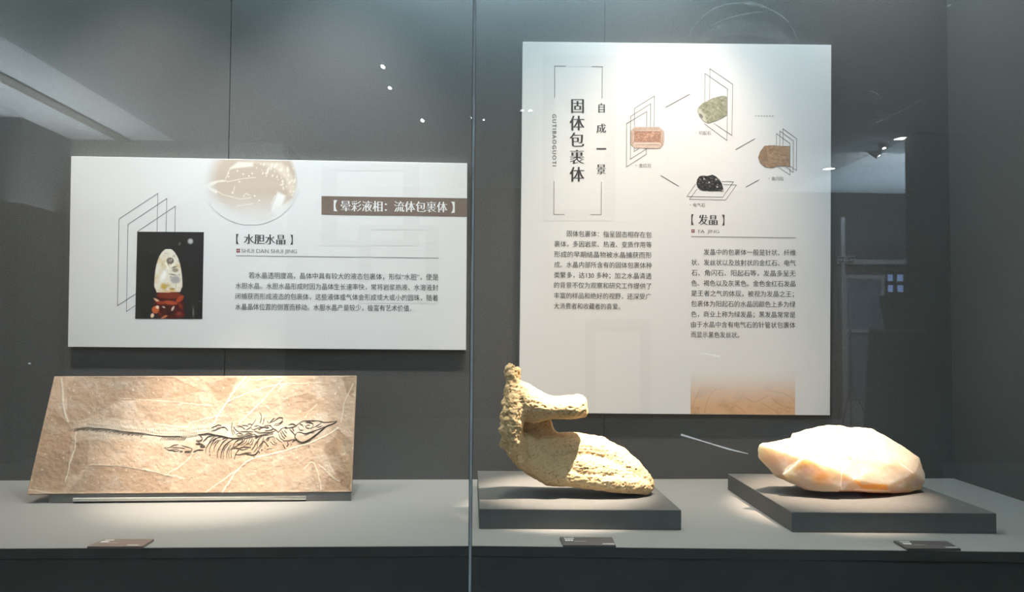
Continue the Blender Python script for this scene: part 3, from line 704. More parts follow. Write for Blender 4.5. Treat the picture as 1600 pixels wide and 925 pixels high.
def horn(X, Y):
    n = fbm(X * .3, Y * .3, 24, 4); c = np.ones(X.shape + (3,)) * ink(162, 132, 104); c = mixc(c, ink(120, 96, 74), np.clip(n * 2.6 - 1., 0, 1) * .7); c = mixc(c, ink(196, 170, 142), np.clip(fbm(X * .45, Y * .45, 41, 3) * 3.2 - 1.8, 0, 1) * .7)
    fc = soft_poly(X, Y, S8([(920, 50), (945, 130), (945, 200), (930, 265), (880, 225), (858, 165), (875, 110)]), 1)
    c = mixc(c, ink(134, 110, 88), fc * .6)
    for l in (S8([(925, 60), (945, 130), (950, 210)]), S8([(945, 160), (1010, 185), (1080, 190)]), S8([(1030, 130), (1170, 150)]), S8([(1080, 200), (1170, 190)]), S8([(960, 240), (1050, 215)])):
        c = mixc(c, ink(104, 82, 64), np.clip(1 - seg_dist(X, Y, l) / .8, 0, 1) * .6)
    return mixc(c, ink(96, 80, 66), np.clip(1.1 - seg_dist(X, Y, HORN + [HORN[0]]) / 1.0, 0, 1) * .8)
picture(rp, 'printed_brown_stone', 1183.5, 1235, 226, 263.5, 92, 70, horn, .0007, keep=lambda X, Y: soft_poly(X, Y, HORN, .5) > .35)
TOUR = S8([(270, 355), (300, 345), (350, 350), (405, 337), (440, 355), (475, 385), (500, 430), (517, 500), (410, 502), (300, 498), (258, 470), (243, 430), (250, 385)])
def tour(X, Y):
    n = fbm(X * .4, Y * .4, 50, 4); c = np.ones(X.shape + (3,)) * ink(52, 48, 45); c = mixc(c, ink(20, 18, 17), np.clip(n * 3 - 1.1, 0, 1)); c = mixc(c, ink(150, 142, 136), np.clip(fbm(X * .6, Y * .6, 61, 3) * 4 - 2.45, 0, 1))
    for (x_, y_) in S8([(370, 415), (452, 460), (440, 385), (320, 380), (505, 495)]): c = mixc(c, ink(215, 210, 205), np.clip(1.6 - np.hypot(X - x_, Y - y_), 0, 1))
    return mixc(c, ink(26, 24, 22), np.clip(1.1 - seg_dist(X, Y, TOUR + [TOUR[0]]) / 1.0, 0, 1) * .8)
picture(rp, 'printed_black_stone', 1087, 1132, 272, 299, 90, 56, tour, .0007, keep=lambda X, Y: soft_poly(X, Y, TOUR, .5) > .35)
def sand(X, Y):
    t = np.clip((Y - 572) / 70, 0, 1); t = t * t * (3 - 2 * t)
    c = np.ones(X.shape + (3,)) * PANEL; tan = np.ones_like(c) * s2l((206, 163, 122)) * 1.15
    tan = mixc(tan, s2l((186, 138, 98)), np.clip(fbm(X * .07, Y * .12, 71, 5) * 2.6 - 1.2, 0, 1) * .6)
    c = c * (1 - .95 * t[..., None]) + tan * .95 * t[..., None]
    LN = [[(1100, 648), (1104, 630), (1112, 614), (1120, 608)], [(1165, 622), (1180, 628), (1200, 618)], [(1190, 630), (1208, 640), (1218, 648)], [(1205, 622), (1222, 634), (1240, 638)], [(1079, 590), (1094, 583)], [(1080, 640), (1090, 615), (1094, 610)], [(1085, 648), (1090, 636), (1092, 648)], [(1140, 640), (1150, 634), (1165, 645)], [(1200, 610), (1225, 615), (1241, 626)], [(1188, 580), (1196, 590)]]
    for l in LN: c = mixc(c, s2l((164, 118, 78)), np.clip(1 - seg_dist(X, Y, smooth_line(l)) / .8, 0, 1) * .55 * np.clip(t * 1.3, 0, 1))
    for (x_, y_) in ((1218, 641), (1231, 640)):
        r = np.hypot(X - x_, Y - y_); c = mixc(c, s2l((160, 116, 80)), np.exp(-((r - 3.5) / .8) ** 2) * .3)
    return c
picture(rp, 'printed_amber_picture', 1079.2, 1242.3, 568, 648.6, 164, 84, sand, .0006, [(1079.2, 568), (1242.5, 568), (1242.1, 648), (1079, 646.7)])

# ================================================================== FOSSIL SLAB ON ITS STAND
ZS = 0.020
BL = on_z(np.array(42.), np.array(772.), ZS); BR = on_z(np.array(549.), np.array(768.5), ZS)
U = (BR - BL); WID = np.linalg.norm(U); U /= WID
best = None
for deg in np.arange(8, 55, .5):
    a = math.radians(deg); back = np.array([-U[1], U[0], 0]); n_ = -back * math.cos(a) + np.array([0, 0, 1]) * math.sin(a)
    up = back * math.sin(a) + np.array([0, 0, 1.0]) * math.cos(a)
    TLc = on_plane(np.array(85.), np.array(588.), BL, n_); TRc = on_plane(np.array(557.), np.array(587.), BL, n_)
    sk = abs((TLc - BL) @ U) + abs((TRc - BR) @ U)
    if best is None or sk < best[0]: best = (sk, deg, n_, up, TLc, TRc)
_, TILT, NRM, UP, TLc, TRc = best
HGT = float(((TLc - BL) @ UP + (TRc - BR) @ UP) / 2)
print('slab tilt', TILT, 'w', WID, 'h', HGT, 'skew', best[0])
TH = 0.012
def slab_px(P, off=0.0):
    P = np.asarray(P, float); return on_plane(P[..., 0], P[..., 1], BL, NRM) + NRM * off
VEINS = [([(118, 676), (116.5, 700), (109, 725), (103, 752)], 1.0, 1.0), ([(384, 590), (368, 608), (356, 627), (342, 648), (333, 664)], 1.3, 1.0), ([(356, 628), (395, 611), (440, 600)], .9, .7), ([(441, 593), (418, 618), (396, 640), (372, 664)], 1.0, .9),
         ([(240, 662), (288, 668), (300, 661), (340, 650)], .9, .7), ([(346, 770), (385, 722), (440, 706), (500, 686), (528, 668)], 1.2, .9), ([(322, 769), (352, 748), (372, 735)], 1.0, .8), ([(475, 731), (488, 722), (497, 740), (502, 766)], .9, .8), ([(498, 726), (515, 742), (530, 752)], .9, .7),
         ([(262, 740), (290, 722), (308, 702), (330, 690)], 1.0, .6), ([(185, 622), (240, 626), (330, 634)], .8, .6), ([(140, 727), (190, 728), (230, 735), (290, 748)], .9, .7), ([(388, 595), (440, 590)], .8, .7), ([(440, 600), (500, 598)], .7, .5), ([(495, 632), (478, 650), (474, 660)], .8, .5), ([(552, 600), (540, 625), (532, 660)], .9, .6), ([(96, 592), (100, 640), (106, 660)], 1.6, .8), ([(46, 766), (80, 770), (92, 771)], .9, .6)]
PATCH = [([(506, 702), (529, 672), (550, 690), (548, 768), (532, 758), (520, 735)], (.75, .70, .64)), ([(524, 682), (533, 690), (549, 725), (546, 740), (528, 705)], (1.15, 1.12, 1.05)), ([(138, 727), (190, 728), (268, 744), (264, 771), (105, 771), (128, 745)], (.74, .72, .70)),
         ([(104, 606), (116, 590), (270, 590), (320, 612), (270, 622), (180, 628), (140, 655), (104, 660)], (.88, .85, .82)), ([(42, 772), (66, 660), (85, 640), (112, 672), (104, 758), (90, 772)], (.86, .80, .74)), ([(322, 600), (372, 590), (355, 622), (340, 628)], (.82, .78, .74)), ([(534, 590), (557, 588), (553, 622), (540, 612)], (.70, .67, .60)),
         ([(440, 625), (480, 615), (500, 630), (470, 650), (440, 648)], (.90, .87, .84)), ([(115, 690), (138, 690), (134, 735), (108, 745)], (.84, .80, .77)), ([(512, 745), (546, 735), (548, 768), (505, 768)], (.80, .76, .70))]
nx, ny = 520, 210
uu, vv = np.meshgrid(np.linspace(0, 1, nx), np.linspace(0, 1, ny))
P3 = (BL + (TLc - BL) * vv[..., None]) * (1 - uu[..., None]) + (BR + (TRc - BR) * vv[..., None]) * uu[..., None]
rel = (P3 - CAM) @ ROT                                  # photograph coordinates of every stone point, to draw its veins
PX = CX + F * rel[..., 0] / -rel[..., 2]; PY = CY - F * rel[..., 1] / -rel[..., 2]
cs = np.ones(PX.shape + (3,)) * np.array([.50, .345, .235])
cs = cs * (.80 + .42 * fbm(PX * .02, PY * .03, 101, 5))[..., None]
cs = mixc(cs, (.66, .56, .46), np.clip(fbm(PX * .05, PY * .06, 111, 5) * 3 - 1.5, 0, 1) * .5)
cs = mixc(cs, (.30, .22, .16), np.clip(fbm(PX * .09, PY * .1, 131, 4) * 3.4 - 2.1, 0, 1) * .5)
hgt = (fbm(PX * .05, PY * .06, 201, 5) - .5) * .0026 + (fbm(PX * .20, PY * .23, 221, 4) - .5) * .0015
for poly, f in PATCH:
    mk = soft_poly(PX + (fbm(PX * .1, PY * .1, 7) - .5) * 5, PY + (fbm(PX * .1, PY * .1, 17) - .5) * 5, poly, 1.2); cs = cs * (1 + (np.array(f) - 1) * mk[..., None]); hgt = hgt - mk * .0006 * (1 if f[0] < 1 else -1)
for poly, wv, st_ in VEINS:
    dd = seg_dist(PX + (fbm(PX * .12, PY * .12, 57) - .5) * 3, PY + (fbm(PX * .12, PY * .12, 67) - .5) * 3, smooth_line(poly)); mk = np.clip(1.25 - dd / wv, 0, 1) * st_
    cs = mixc(cs, (.82, .72, .58), mk * .85); hgt = hgt + mk * .0008
for k in range(420):                                     # shell grit and chips
    cx = rng.uniform(45, 555); cy = rng.uniform(590, 770); rr = rng.uniform(.5, 1.3); e_ = rng.uniform(.5, 1); th = rng.uniform(0, 3.1)
    sl = (np.abs(PX - cx) < 5) & (np.abs(PY - cy) < 5)
    if not sl.any(): continue
    a = math.cos(th); b = math.sin(th); dx = PX[sl] - cx; dy = PY[sl] - cy
    mk = np.clip(1.3 - np.hypot((dx * a + dy * b) / (rr * 1.7), (-dx * b + dy * a) / (rr * e_)), 0, 1)
    cs[sl] = mixc(cs[sl], (.78, .68, .55) if k % 3 else (.30, .22, .16), mk * .7); hgt[sl] += mk * .0005
# pale bed of matrix left around the skeleton
bed = seg_dist(PX, PY, [(118, 670), (180, 671), (240, 678), (300, 678), (345, 676), (400, 672), (440, 672), (500, 668)])
bm_ = np.clip(1.5 - bed / 13, 0, 1) * np.clip((PX - 110) / 60, 0, 1); cs = mixc(cs, (.72, .62, .50), bm_ * .6)
edge = np.minimum(np.minimum(uu, 1 - uu) * WID, np.minimum(vv, 1 - vv) * HGT)
hgt = hgt * np.clip(edge / .004, 0, 1)
TOPS = P3 + NRM * hgt[..., None]
V = [tuple(p) for p in TOPS.reshape(-1, 3)]; idx = np.arange(nx * ny).reshape(ny, nx)
Fc = [[idx[j, i], idx[j, i + 1], idx[j + 1, i + 1], idx[j + 1, i]] for j in range(ny - 1) for i in range(nx - 1)]
per = list(idx[0, :]) + list(idx[1:, -1]) + list(idx[-1, -2::-1]) + list(idx[-2:0:-1, 0])
nb = len(V); Pf = P3.reshape(-1, 3); V += [tuple(Pf[k] - NRM * TH) for k in per]; cb = np.vstack([cs.reshape(-1, 3), cs.reshape(-1, 3)[per] * .8])
for k in range(len(per)): k2 = (k + 1) % len(per); Fc.append([per[k2], per[k], nb + k, nb + k2])
Fc.append([nb + k for k in range(len(per))][::-1])
mid = (BL + BR) / 2
fs = empty('fossil_slab', (mid[0], mid[1], ZS), 'leaning tan stone slab with a long fossil reptile skeleton', 'fossil')
add('stone', V, Fc, m_stone, fs, True, col=cb)
def CA(p): return [(110 + x * .0692, 650 + y * .0692) for x, y in p]
def CB(p): return [(210 + x * .0692, 650 + y * .0692) for x, y in p]
def CC(p): return [(310 + x * .0692, 655 + y * .0692) for x, y in p]
def CD(p): return [(400 + x * .0822, 640 + y * .0822) for x, y in p]
MPP = 0.00118
def bones(name, curves, wpx=1.0, taper=.35, lift=.35):
    parts = []
    for cu in curves:
        wv = wpx
        if isinstance(cu, tuple): cu, wv = cu
        sl = smooth_line(cu, 16); n = len(sl); t = np.linspace(-1, 1, n)
        r = wv * MPP * .5 * (1 - taper * np.abs(t) ** 2)
        p = slab_px(sl) + NRM * (r * lift + .0006)[:, None]
        parts.append(tube(p, r, 6))
    return add(name, *join(parts), m_bonefos, fs, True)
SPINE = [(116, 670.4), (137, 667.6), (148, 669), (165.4, 670), (179, 671.8), (193, 674.2), (207, 675.6), (220, 676.6), (224, 677), (238, 679.8), (249, 681), (265, 681.8), (279, 681.5), (291, 681.8), (300, 680.6), (307, 679.4), (320, 678.2)]
sp = smooth_line(SPINE, 120)
bones('tail_spine', [([tuple(t) for t in sp[::3]], 1.35)], taper=.5)
tk = []
for x in np.arange(121, 226, 2.9):
    y = float(np.interp(x, sp[:, 0], sp[:, 1])); l = 4.6 + 1.6 * math.sin(x * .9)
    tk.append(([(x, y + .6), (x - l * .55, y + l * .55), (x - l, y + l * .85)], .95))
for x in np.arange(254, 293, 3.0):
    y = float(np.interp(x, sp[:, 0], sp[:, 1])); tk.append(([(x + 1.5, y + .6), (x - 1, y + 3.5), (x - 3.4, y + 6.6)], 1.0))
bones('tail_lower_spine', tk)
tk = []
for x in np.arange(136, 334, 3.4):
    y = float(np.interp(x, sp[:, 0], sp[:, 1])); h_ = 6 if x < 240 else 10
    tk.append(([(x, y - h_), (x + 1.0, y - h_ + 2.0)], .6)); 
    if x > 240: tk.append(([(x + .5, y - 4.5), (x + 1.2, y - 3.2)], .6))
bones('tail_upper_spine', tk)
bones('hind_flipper', [(CB([(670, 715), (780, 770), (860, 765), (930, 790), (1010, 775)]), 1.6), (CB([(1030, 795), (1095, 795)]), 2.0), (CB([(1140, 805), (1210, 795), (1280, 800)]), 2.1), (CB([(1280, 800), (1305, 740)]), 1.0), (CB([(1330, 810), (1440, 765), (1560, 770)]), 1.9),
                       CB([(820, 690), (900, 655), (1000, 645)]), CB([(1060, 660), (1200, 700), (1305, 735)]), CB([(830, 720), (920, 700), (1000, 715), (1150, 730)]), CB([(880, 740), (1000, 745)]), CB([(690, 700), (760, 720), (850, 690)]),
                       (CB([(1390, 625), (1480, 620), (1590, 670)]), 2.0), (CB([(1500, 695), (1600, 690)]), 2.2), (CB([(1400, 545), (1480, 555), (1540, 510), (1480, 430)]), 1.5), (CC([(30, 610), (90, 600), (150, 610)]), 2.2), (CC([(0, 690), (110, 700)]), 1.8)], 1.0)
bones('rib_cage', [(CC(c), wv) for c, wv in [
    ([(105, 510), (170, 440), (240, 385), (400, 355)], 1.6), ([(165, 760), (175, 670), (230, 560), (300, 440), (370, 390)], 1.1), ([(250, 760), (265, 650), (320, 530), (400, 440), (500, 400)], 1.2), ([(350, 710), (370, 620), (430, 520), (520, 450)], 1.0),
    ([(430, 860), (435, 740), (480, 640), (560, 510), (680, 430)], 1.4), ([(510, 880), (520, 760), (570, 630), (650, 540), (780, 455)], 1.4), ([(565, 910), (560, 760), (590, 660), (680, 560)], 1.0), ([(640, 890), (645, 760), (690, 640), (740, 580)], 1.1), ([(690, 880), (690, 760), (720, 650)], .8),
    ([(745, 840), (740, 740), (755, 660), (890, 590), (1000, 520)], 1.1), ([(815, 905), (835, 810), (900, 700), (960, 640), (1100, 625), (1190, 640)], 1.5), ([(780, 610), (850, 500), (950, 450), (1010, 455), (940, 540), (870, 555)], 1.2), ([(750, 650), (900, 650), (1000, 690), (1130, 650)], 1.2),
    ([(850, 800), (940, 800), (1040, 775), (1200, 805), (1290, 790), (1350, 720), (1380, 755)], 1.7), ([(1040, 755), (1200, 755)], 1.1), ([(900, 570), (1010, 510), (1060, 430)], 1.0), ([(960, 590), (1070, 520), (1110, 430)], 1.0), ([(1020, 610), (1120, 530), (1160, 430)], 1.0), ([(1090, 590), (1180, 510), (1220, 430)], 1.1), ([(1160, 600), (1220, 540), (1240, 450)], 1.0),
    ([(1260, 600), (1320, 500), (1440, 370), (1570, 350)], 1.1), ([(1240, 750), (1330, 640), (1330, 540), (1370, 450)], 1.0), ([(1360, 680), (1430, 600), (1480, 480)], 1.0), ([(1390, 610), (1440, 510), (1480, 380)], 1.0), ([(1490, 490), (1590, 620)], 1.0), ([(1530, 460), (1590, 390)], 1.0), ([(1200, 690), (1240, 640), (1280, 590)], 1.0), ([(540, 455), (610, 420), (690, 410)], 1.3), ([(260, 520), (330, 470), (400, 420)], 1.1), ([(340, 575), (400, 500), (470, 455)], .9)]]
    + [(CD(c), 1.0) for c in [[(40, 730), (110, 640), (160, 570)], [(60, 690), (150, 600), (230, 710)], [(270, 600), (330, 660), (400, 670)], [(310, 540), (350, 620), (400, 640)], [(180, 580), (260, 520), (340, 510)], [(190, 770), (250, 745), (320, 740)], [(200, 600), (260, 560)], [(340, 520), (370, 610)],
      [(430, 460), (470, 540), (520, 570)], [(470, 420), (510, 510), (560, 550)], [(490, 400), (540, 470), (580, 520)], [(540, 390), (590, 450)], [(380, 530), (430, 580), (500, 630)], [(510, 590), (600, 590), (690, 570), (770, 560)]]])
bones('backbone', [(CC([(0, 345), (100, 340), (230, 320), (400, 360), (560, 385), (680, 420), (800, 430), (940, 420), (1100, 400), (1220, 385)]), 2.2), (CC([(1220, 385), (1320, 380), (1440, 350), (1590, 330)]), 1.4)] + [(c, 1.1) for c in [
    CC([(300, 255), (390, 240), (520, 180), (610, 185), (670, 260)]), CC([(400, 215), (480, 180)]), CC([(300, 190), (400, 150), (450, 125), (520, 140)]), CC([(765, 60), (750, 220), (790, 360)]), CC([(790, 160), (860, 250), (930, 280)]), CC([(840, 155), (960, 160), (1060, 230)]), CC([(980, 135), (1080, 140), (1130, 165)]),
    CC([(1110, 125), (1170, 100), (1220, 120), (1300, 0)]), CC([(1080, 240), (1180, 180), (1220, 110)]), CC([(1250, 160), (1350, 150), (1450, 180), (1590, 190)]), CC([(940, 280), (1100, 275), (1240, 285)]), CC([(1190, 190), (1240, 240), (1330, 200), (1380, 230), (1430, 180)]), CC([(1260, 260), (1400, 300), (1590, 290)]), CC([(1390, 90), (1420, 0)]), CC([(1250, 330), (1330, 380), (1280, 420)]), CC([(870, 370), (1000, 365), (1240, 340)]), CC([(1370, 215), (1500, 170), (1590, 180)]), CC([(780, 230), (830, 330)]), CC([(850, 340), (930, 310), (1010, 340)]), CC([(1060, 340), (1130, 310), (1210, 330)]),
    CD([(75, 45), (105, 130), (80, 250)]), CD([(160, 160), (130, 290)]), CD([(210, 210), (240, 260)]), CD([(270, 235), (350, 155)]), CD([(250, 250), (350, 210), (440, 150), (500, 155), (510, 190), (460, 250), (360, 275)]), CD([(340, 300), (430, 290), (520, 220)]), CD([(160, 300), (270, 300), (310, 340)]), CD([(20, 350), (120, 330), (220, 350)]), CD([(170, 400), (300, 380), (330, 350)]), CD([(200, 440), (310, 420), (360, 400)]), CD([(0, 540), (100, 490), (200, 470), (330, 450)]), CD([(300, 345), (370, 380), (430, 430)])]])
bones('neck_bone', [(CD(c), 1.3) for c in [[(530, 340), (600, 350), (700, 330), (760, 310)], [(620, 290), (700, 270), (760, 300)], [(640, 370), (740, 470)], [(690, 350), (720, 400)], [(430, 430), (480, 370), (530, 340)], [(540, 350), (570, 330), (600, 360)], [(760, 310), (800, 270)]]])
bones('fore_flipper', [(CD(c), 1.5) for c in [[(510, 660), (535, 700), (560, 740)], [(600, 620), (615, 660), (580, 700)], [(670, 655), (680, 665)], [(690, 600), (770, 560)], [(110, 755), (122, 760)], [(165, 730), (178, 738)], [(1000, 686), (1020, 690)], [(20, 820), (45, 780), (70, 820)]]] + [(CC([(1250, 850), (1280, 862)]), 1.6), (CC([(250, 800), (275, 803)]), 1.5), (CC([(740, 845), (755, 850)]), 1.5), (CC([(1425, 685), (1445, 690)]), 1.6)])
bones('skull', [(CD([(800, 275), (890, 215), (1000, 210), (1180, 212), (1300, 240), (1420, 232), (1530, 215)]), 1.4), (CD([(1535, 222), (1480, 262), (1330, 320), (1250, 390), (1100, 510), (980, 590), (880, 622), (800, 590), (740, 520), (765, 450)]), 2.9), (CD([(770, 435), (850, 430), (940, 455), (1080, 412), (1200, 370), (1310, 320)]), 1.7),
                (CD([(945, 240), (1030, 240), (1095, 275)]), 2.2), (CD([(930, 290), (960, 340), (1050, 350), (1100, 290)]), 1.2), (CD([(1050, 360), (1150, 310), (1240, 258)]), 1.1), (CD([(940, 320), (1000, 290), (1040, 310)]), 1.0), (CD([(830, 270), (880, 290), (910, 340)]), 1.2), (CD([(800, 300), (830, 380), (900, 385)]), 1.0), (CD([(920, 500), (1020, 450), (1120, 440)]), .9), (CD([(1150, 340), (1260, 310)]), 1.0)], taper=.6)
# stand below
BXL = on_z(np.array(78.), np.array(786.), 0); BXR = on_z(np.array(548.), np.array(782.5), 0)
fst = empty('slab_stand', ((BXL + BXR) / 2).tolist(), 'low grey stand with a front ledge holding the fossil slab', 'stand')
bk = np.array([-U[1], U[0], 0])
b0, b1 = BL + U * .045, BR - U * .0005; b0 = np.array([b0[0], b0[1], 0]); b1 = np.array([b1[0], b1[1], 0])
b0 = b0 + bk * .001; b1 = b1 + bk * .001
add('base_block', *hexa([b0, b1, b1 + bk * .12 - U * .04, b0 + bk * .12, b0 + [0, 0, ZS - .0012], b1 + [0, 0, ZS - .0012], b1 + bk * .12 - U * .04 + [0, 0, ZS - .0012], b0 + bk * .12 + [0, 0, ZS - .0012]], .0008), m_rail, fst)
r0 = on_z(np.array(113.), np.array(787.), 0); r1 = on_z(np.array(478.), np.array(783.5), 0)
rz = .0115; lip = -bk * .004
back0 = b0 + U * ((r0 - b0) @ U) - bk * .0015; back1 = b0 + U * ((r1 - b0) @ U) - bk * .0015
zz = lambda z: np.array([0, 0, z])
add('front_ledge', *hexa([r0 + zz(.004), r1 + zz(.004), back1 + zz(.004), back0 + zz(.004), r0 + zz(rz), r1 + zz(rz), back1 + zz(rz), back0 + zz(rz)], .0012), mat('pale_ledge_paint', (.52, .49, .43), .6, .25, noise=.05), fst)
add('ledge_gap_shade', *hexa([r0 + bk * .005, r1 + bk * .005, back1, back0, r0 + bk * .005 + zz(.004), r1 + bk * .005 + zz(.004), back1 + zz(.004), back0 + zz(.004)]), m_dark, fst)  # black filler painted as the shadow gap under the ledge
hm = (BL + BR) / 2
for s in (-.18, .18):       # struts that hold the slab from behind
    c = hm + U * s + np.array([0, 0, 0]); t0 = c + UP * HGT * .6 - NRM * (TH + .001); f0 = np.array([c[0], c[1], 0]) + bk * .118
    wv = U * .02
    h0 = np.array([c[0], c[1], ZS - .0012]) + bk * (.02 + .012)
    top = t0 - UP * .02
    V = [h0 - wv, h0 + wv, f0 + zz(ZS - .0012) - bk * .01 + wv, f0 + zz(ZS - .0012) - bk * .01 - wv, top - wv, top + wv]
    add('back_strut', V, [[3, 2, 1, 0], [0, 1, 5, 4], [2, 3, 4, 5], [1, 2, 5], [3, 0, 4]], m_rail, fst)

# ================================================================== PLINTHS
PZ = 0.038
def plinth(fl, fr, bl, label):
    A = on_z(np.array(fl[0] * 1.), np.array(fl[1] * 1.), PZ); B = on_z(np.array(fr[0] * 1.), np.array(fr[1] * 1.), PZ); C_ = on_z(np.array(bl[0] * 1.), np.array(bl[1] * 1.), PZ)
    D = B + (C_ - A); c = (A + D) / 2
    dn = np.array([0, 0, -PZ]); ring = [A, B, D, C_]
    v, f = hexa([p + dn for p in ring] + ring, .0012)
    o = add('plinth', v, f, m_plinth, None, origin=(c[0], c[1], 0)); tag(o, label, 'plinth', 'square grey plinths'); return A, B, C_
plinth((749, 795), (1064.6, 797), (746, 735.5), 'square grey plinth under the old bone')
plinth((1237, 800), (1557, 802), (1137, 740), 'square grey plinth under the pale crystal')

# ================================================================== BONE
YB = -0.325; KB = 1.0 / (F / (YB - CAM[1]))
def blob_mesh(spheres, voxel, smooth_it):
    bm = bmesh.new()
    for (px, py, r, dep, fl) in spheres:
        c = on_y(np.array(float(px)), np.array(float(py)), YB); c = c + np.array([0, -dep, 0])
        rr = r * KB
        mtx = Matrix.Translation(Vector(c)) @ Matrix.Diagonal((rr, rr * fl, rr, 1))
        bmesh.ops.create_icosphere(bm, subdivisions=3, radius=1.0, matrix=mtx)
    me = bpy.data.meshes.new('tmp'); bm.to_mesh(me); bm.free()
    o = bpy.data.objects.new('tmp', me); COL.objects.link(o)
    return finish_remesh(o, voxel, smooth_it)
def finish_remesh(o, voxel, smooth_it):
    r = o.modifiers.new('r', 'REMESH'); r.mode = 'VOXEL'; r.voxel_size = voxel; r.adaptivity = 0
    if smooth_it:
        s = o.modifiers.new('s', 'SMOOTH'); s.iterations = smooth_it; s.factor = .5
    dg = bpy.context.evaluated_depsgraph_get(); dg.update(); ev = o.evaluated_get(dg); m2 = ev.to_mesh()
    v = np.array([x.co for x in m2.vertices]); n = np.array([x.normal for x in m2.vertices]); f = [list(p.vertices) for p in m2.polygons]
    ev.to_mesh_clear(); md = o.data; bpy.data.objects.remove(o); bpy.data.meshes.remove(md)
    return v, n, f
def chain(keys, step=3.0):
    out = []
    for a, b in zip(keys[:-1], keys[1:]):
        n = max(1, int(math.hypot(b[0] - a[0], b[1] - a[1]) / step))
        for k in range(n): t = k / n; out.append(tuple(a[i] + (b[i] - a[i]) * t for i in range(5)))
    out.append(keys[-1]); return out
SPH = []
SPH += chain([(796, 580, 8.5, .020, 1), (798, 590, 11, .022, 1), (801, 603, 12, .024, 1), (804, 620, 17, .034, 1), (802, 642, 17.5, .046, 1), (798, 668, 17.5, .052, 1), (799, 688, 16.5, .048, 1), (806, 706, 15, .036, 1), (818, 722, 14, .026, 1)])
SPH += chain([(803, 642, 16, .026, 1), (798, 668, 16, .028, 1), (802, 690, 16, .022, 1), (816, 714, 16, .010, 1)])
SPH += [(806, 585, 8, .014, 1), (808, 593, 6.5, .012, 1), (787, 651, 8, .050, 1), (785, 672, 8, .054, 1), (787, 692, 8, .05, 1), (789, 632, 8, .04, 1)]
SPH += chain([(806, 610, 13, .018, 1.4), (815, 622, 21, .020, 1.4), (830, 634, 24, .024, 1.5), (848, 639, 19.5, .026, 1.7), (866, 640, 17, .028, 1.9), (886, 639, 18.5, .030, 1.9), (895, 639, 18, .030, 1.9)])
SPH += chain([(812, 638, 22, .022, 1.4), (832, 645, 18, .026, 1.6), (850, 645, 14, .030, 2.0)])
SPH += [(901, 632, 13, .032, 2.1), (905, 645, 10.5, .032, 2.1), (900, 640, 15, .032, 2)]
SPH += chain([(824, 655, 24, -.014, .5), (832, 672, 32, -.020, .45), (838, 695, 34, -.022, .45), (846, 712, 37, -.018, .5), (868, 720, 38, -.012, .55), (892, 720, 39, -.006, .6), (910, 720, 37, -.002, .7), (933, 724, 36, .0, .7), (958, 733, 33, .004, .8), (983, 745, 25, .008, .9), (1001, 756, 17, .012, 1), (1007, 761, 13.5, .014, 1)])
SPH += chain([(820, 704, 24, 0, .7), (835, 724, 24, .008, .8), (858, 742, 19, .022, 1), (890, 745, 15, .040, 1), (925, 749, 14, .050, 1), (960, 753, 14, .050, 1), (985, 757, 12.5, .044, 1), (1003, 763, 11, .030, 1)])
SPH += chain([(880, 735, 22, .018, 1), (905, 733, 24, .026, 1), (935, 738, 24, .030, 1), (962, 746, 20, .032, 1), (988, 755, 15, .030, 1)])
SPH += chain([(905, 712, 26, .008, .9), (930, 712, 24, .010, .9), (950, 722, 24, .014, .9), (975, 738, 20, .018, 1)])
SPH += [(926, 697, 13, .004, 1), (938, 698, 12, .006, 1)]
bv, bn, bf = blob_mesh(SPH, .0021, 5)
pr = bv * np.array([150, 260, 330])
d1 = vnoise3(pr * np.array([.5, .6, .9]), 1) - .5
pk = vnoise3(bv * np.array([380, 420, 700]), 5)
rough_left = np.clip((on_y(np.array(822.), np.array(650.), YB)[0] - bv[:, 0]) / .02, 0, 1)
knob = vnoise3(bv * np.array([110, 110, 110]), 9) - .5
dsp = d1 * .0022 - np.clip(pk - .58, 0, 1) * .010 + rough_left * (knob * .0055 - np.clip(vnoise3(bv * 300, 12) - .55, 0, 1) * .008)
bv = bv + bn * dsp[:, None]
bv[:, 2] += PZ - bv[:, 2].min() - .0003
cb = np.ones((len(bv), 3)) * np.array([.66, .47, .25])
cb = mixc(cb, (.34, .19, .07), np.clip(pk * 2.2 - 1.1, 0, 1) * .75); cb = mixc(cb, (.68, .50, .28), np.clip(vnoise3(bv * 60, 21) * 2 - .8, 0, 1) * .5)
cb = mixc(cb, (.30, .17, .07), rough_left * np.clip(vnoise3(bv * 300, 12) * 2.4 - 1.4, 0, 1) * .5)
bo = add('old_bone', bv, bf, m_bone, None, True, col=cb)
tag(bo, 'large pitted yellowish bone fragment with a hooked arm, on the middle plinth', 'bone')

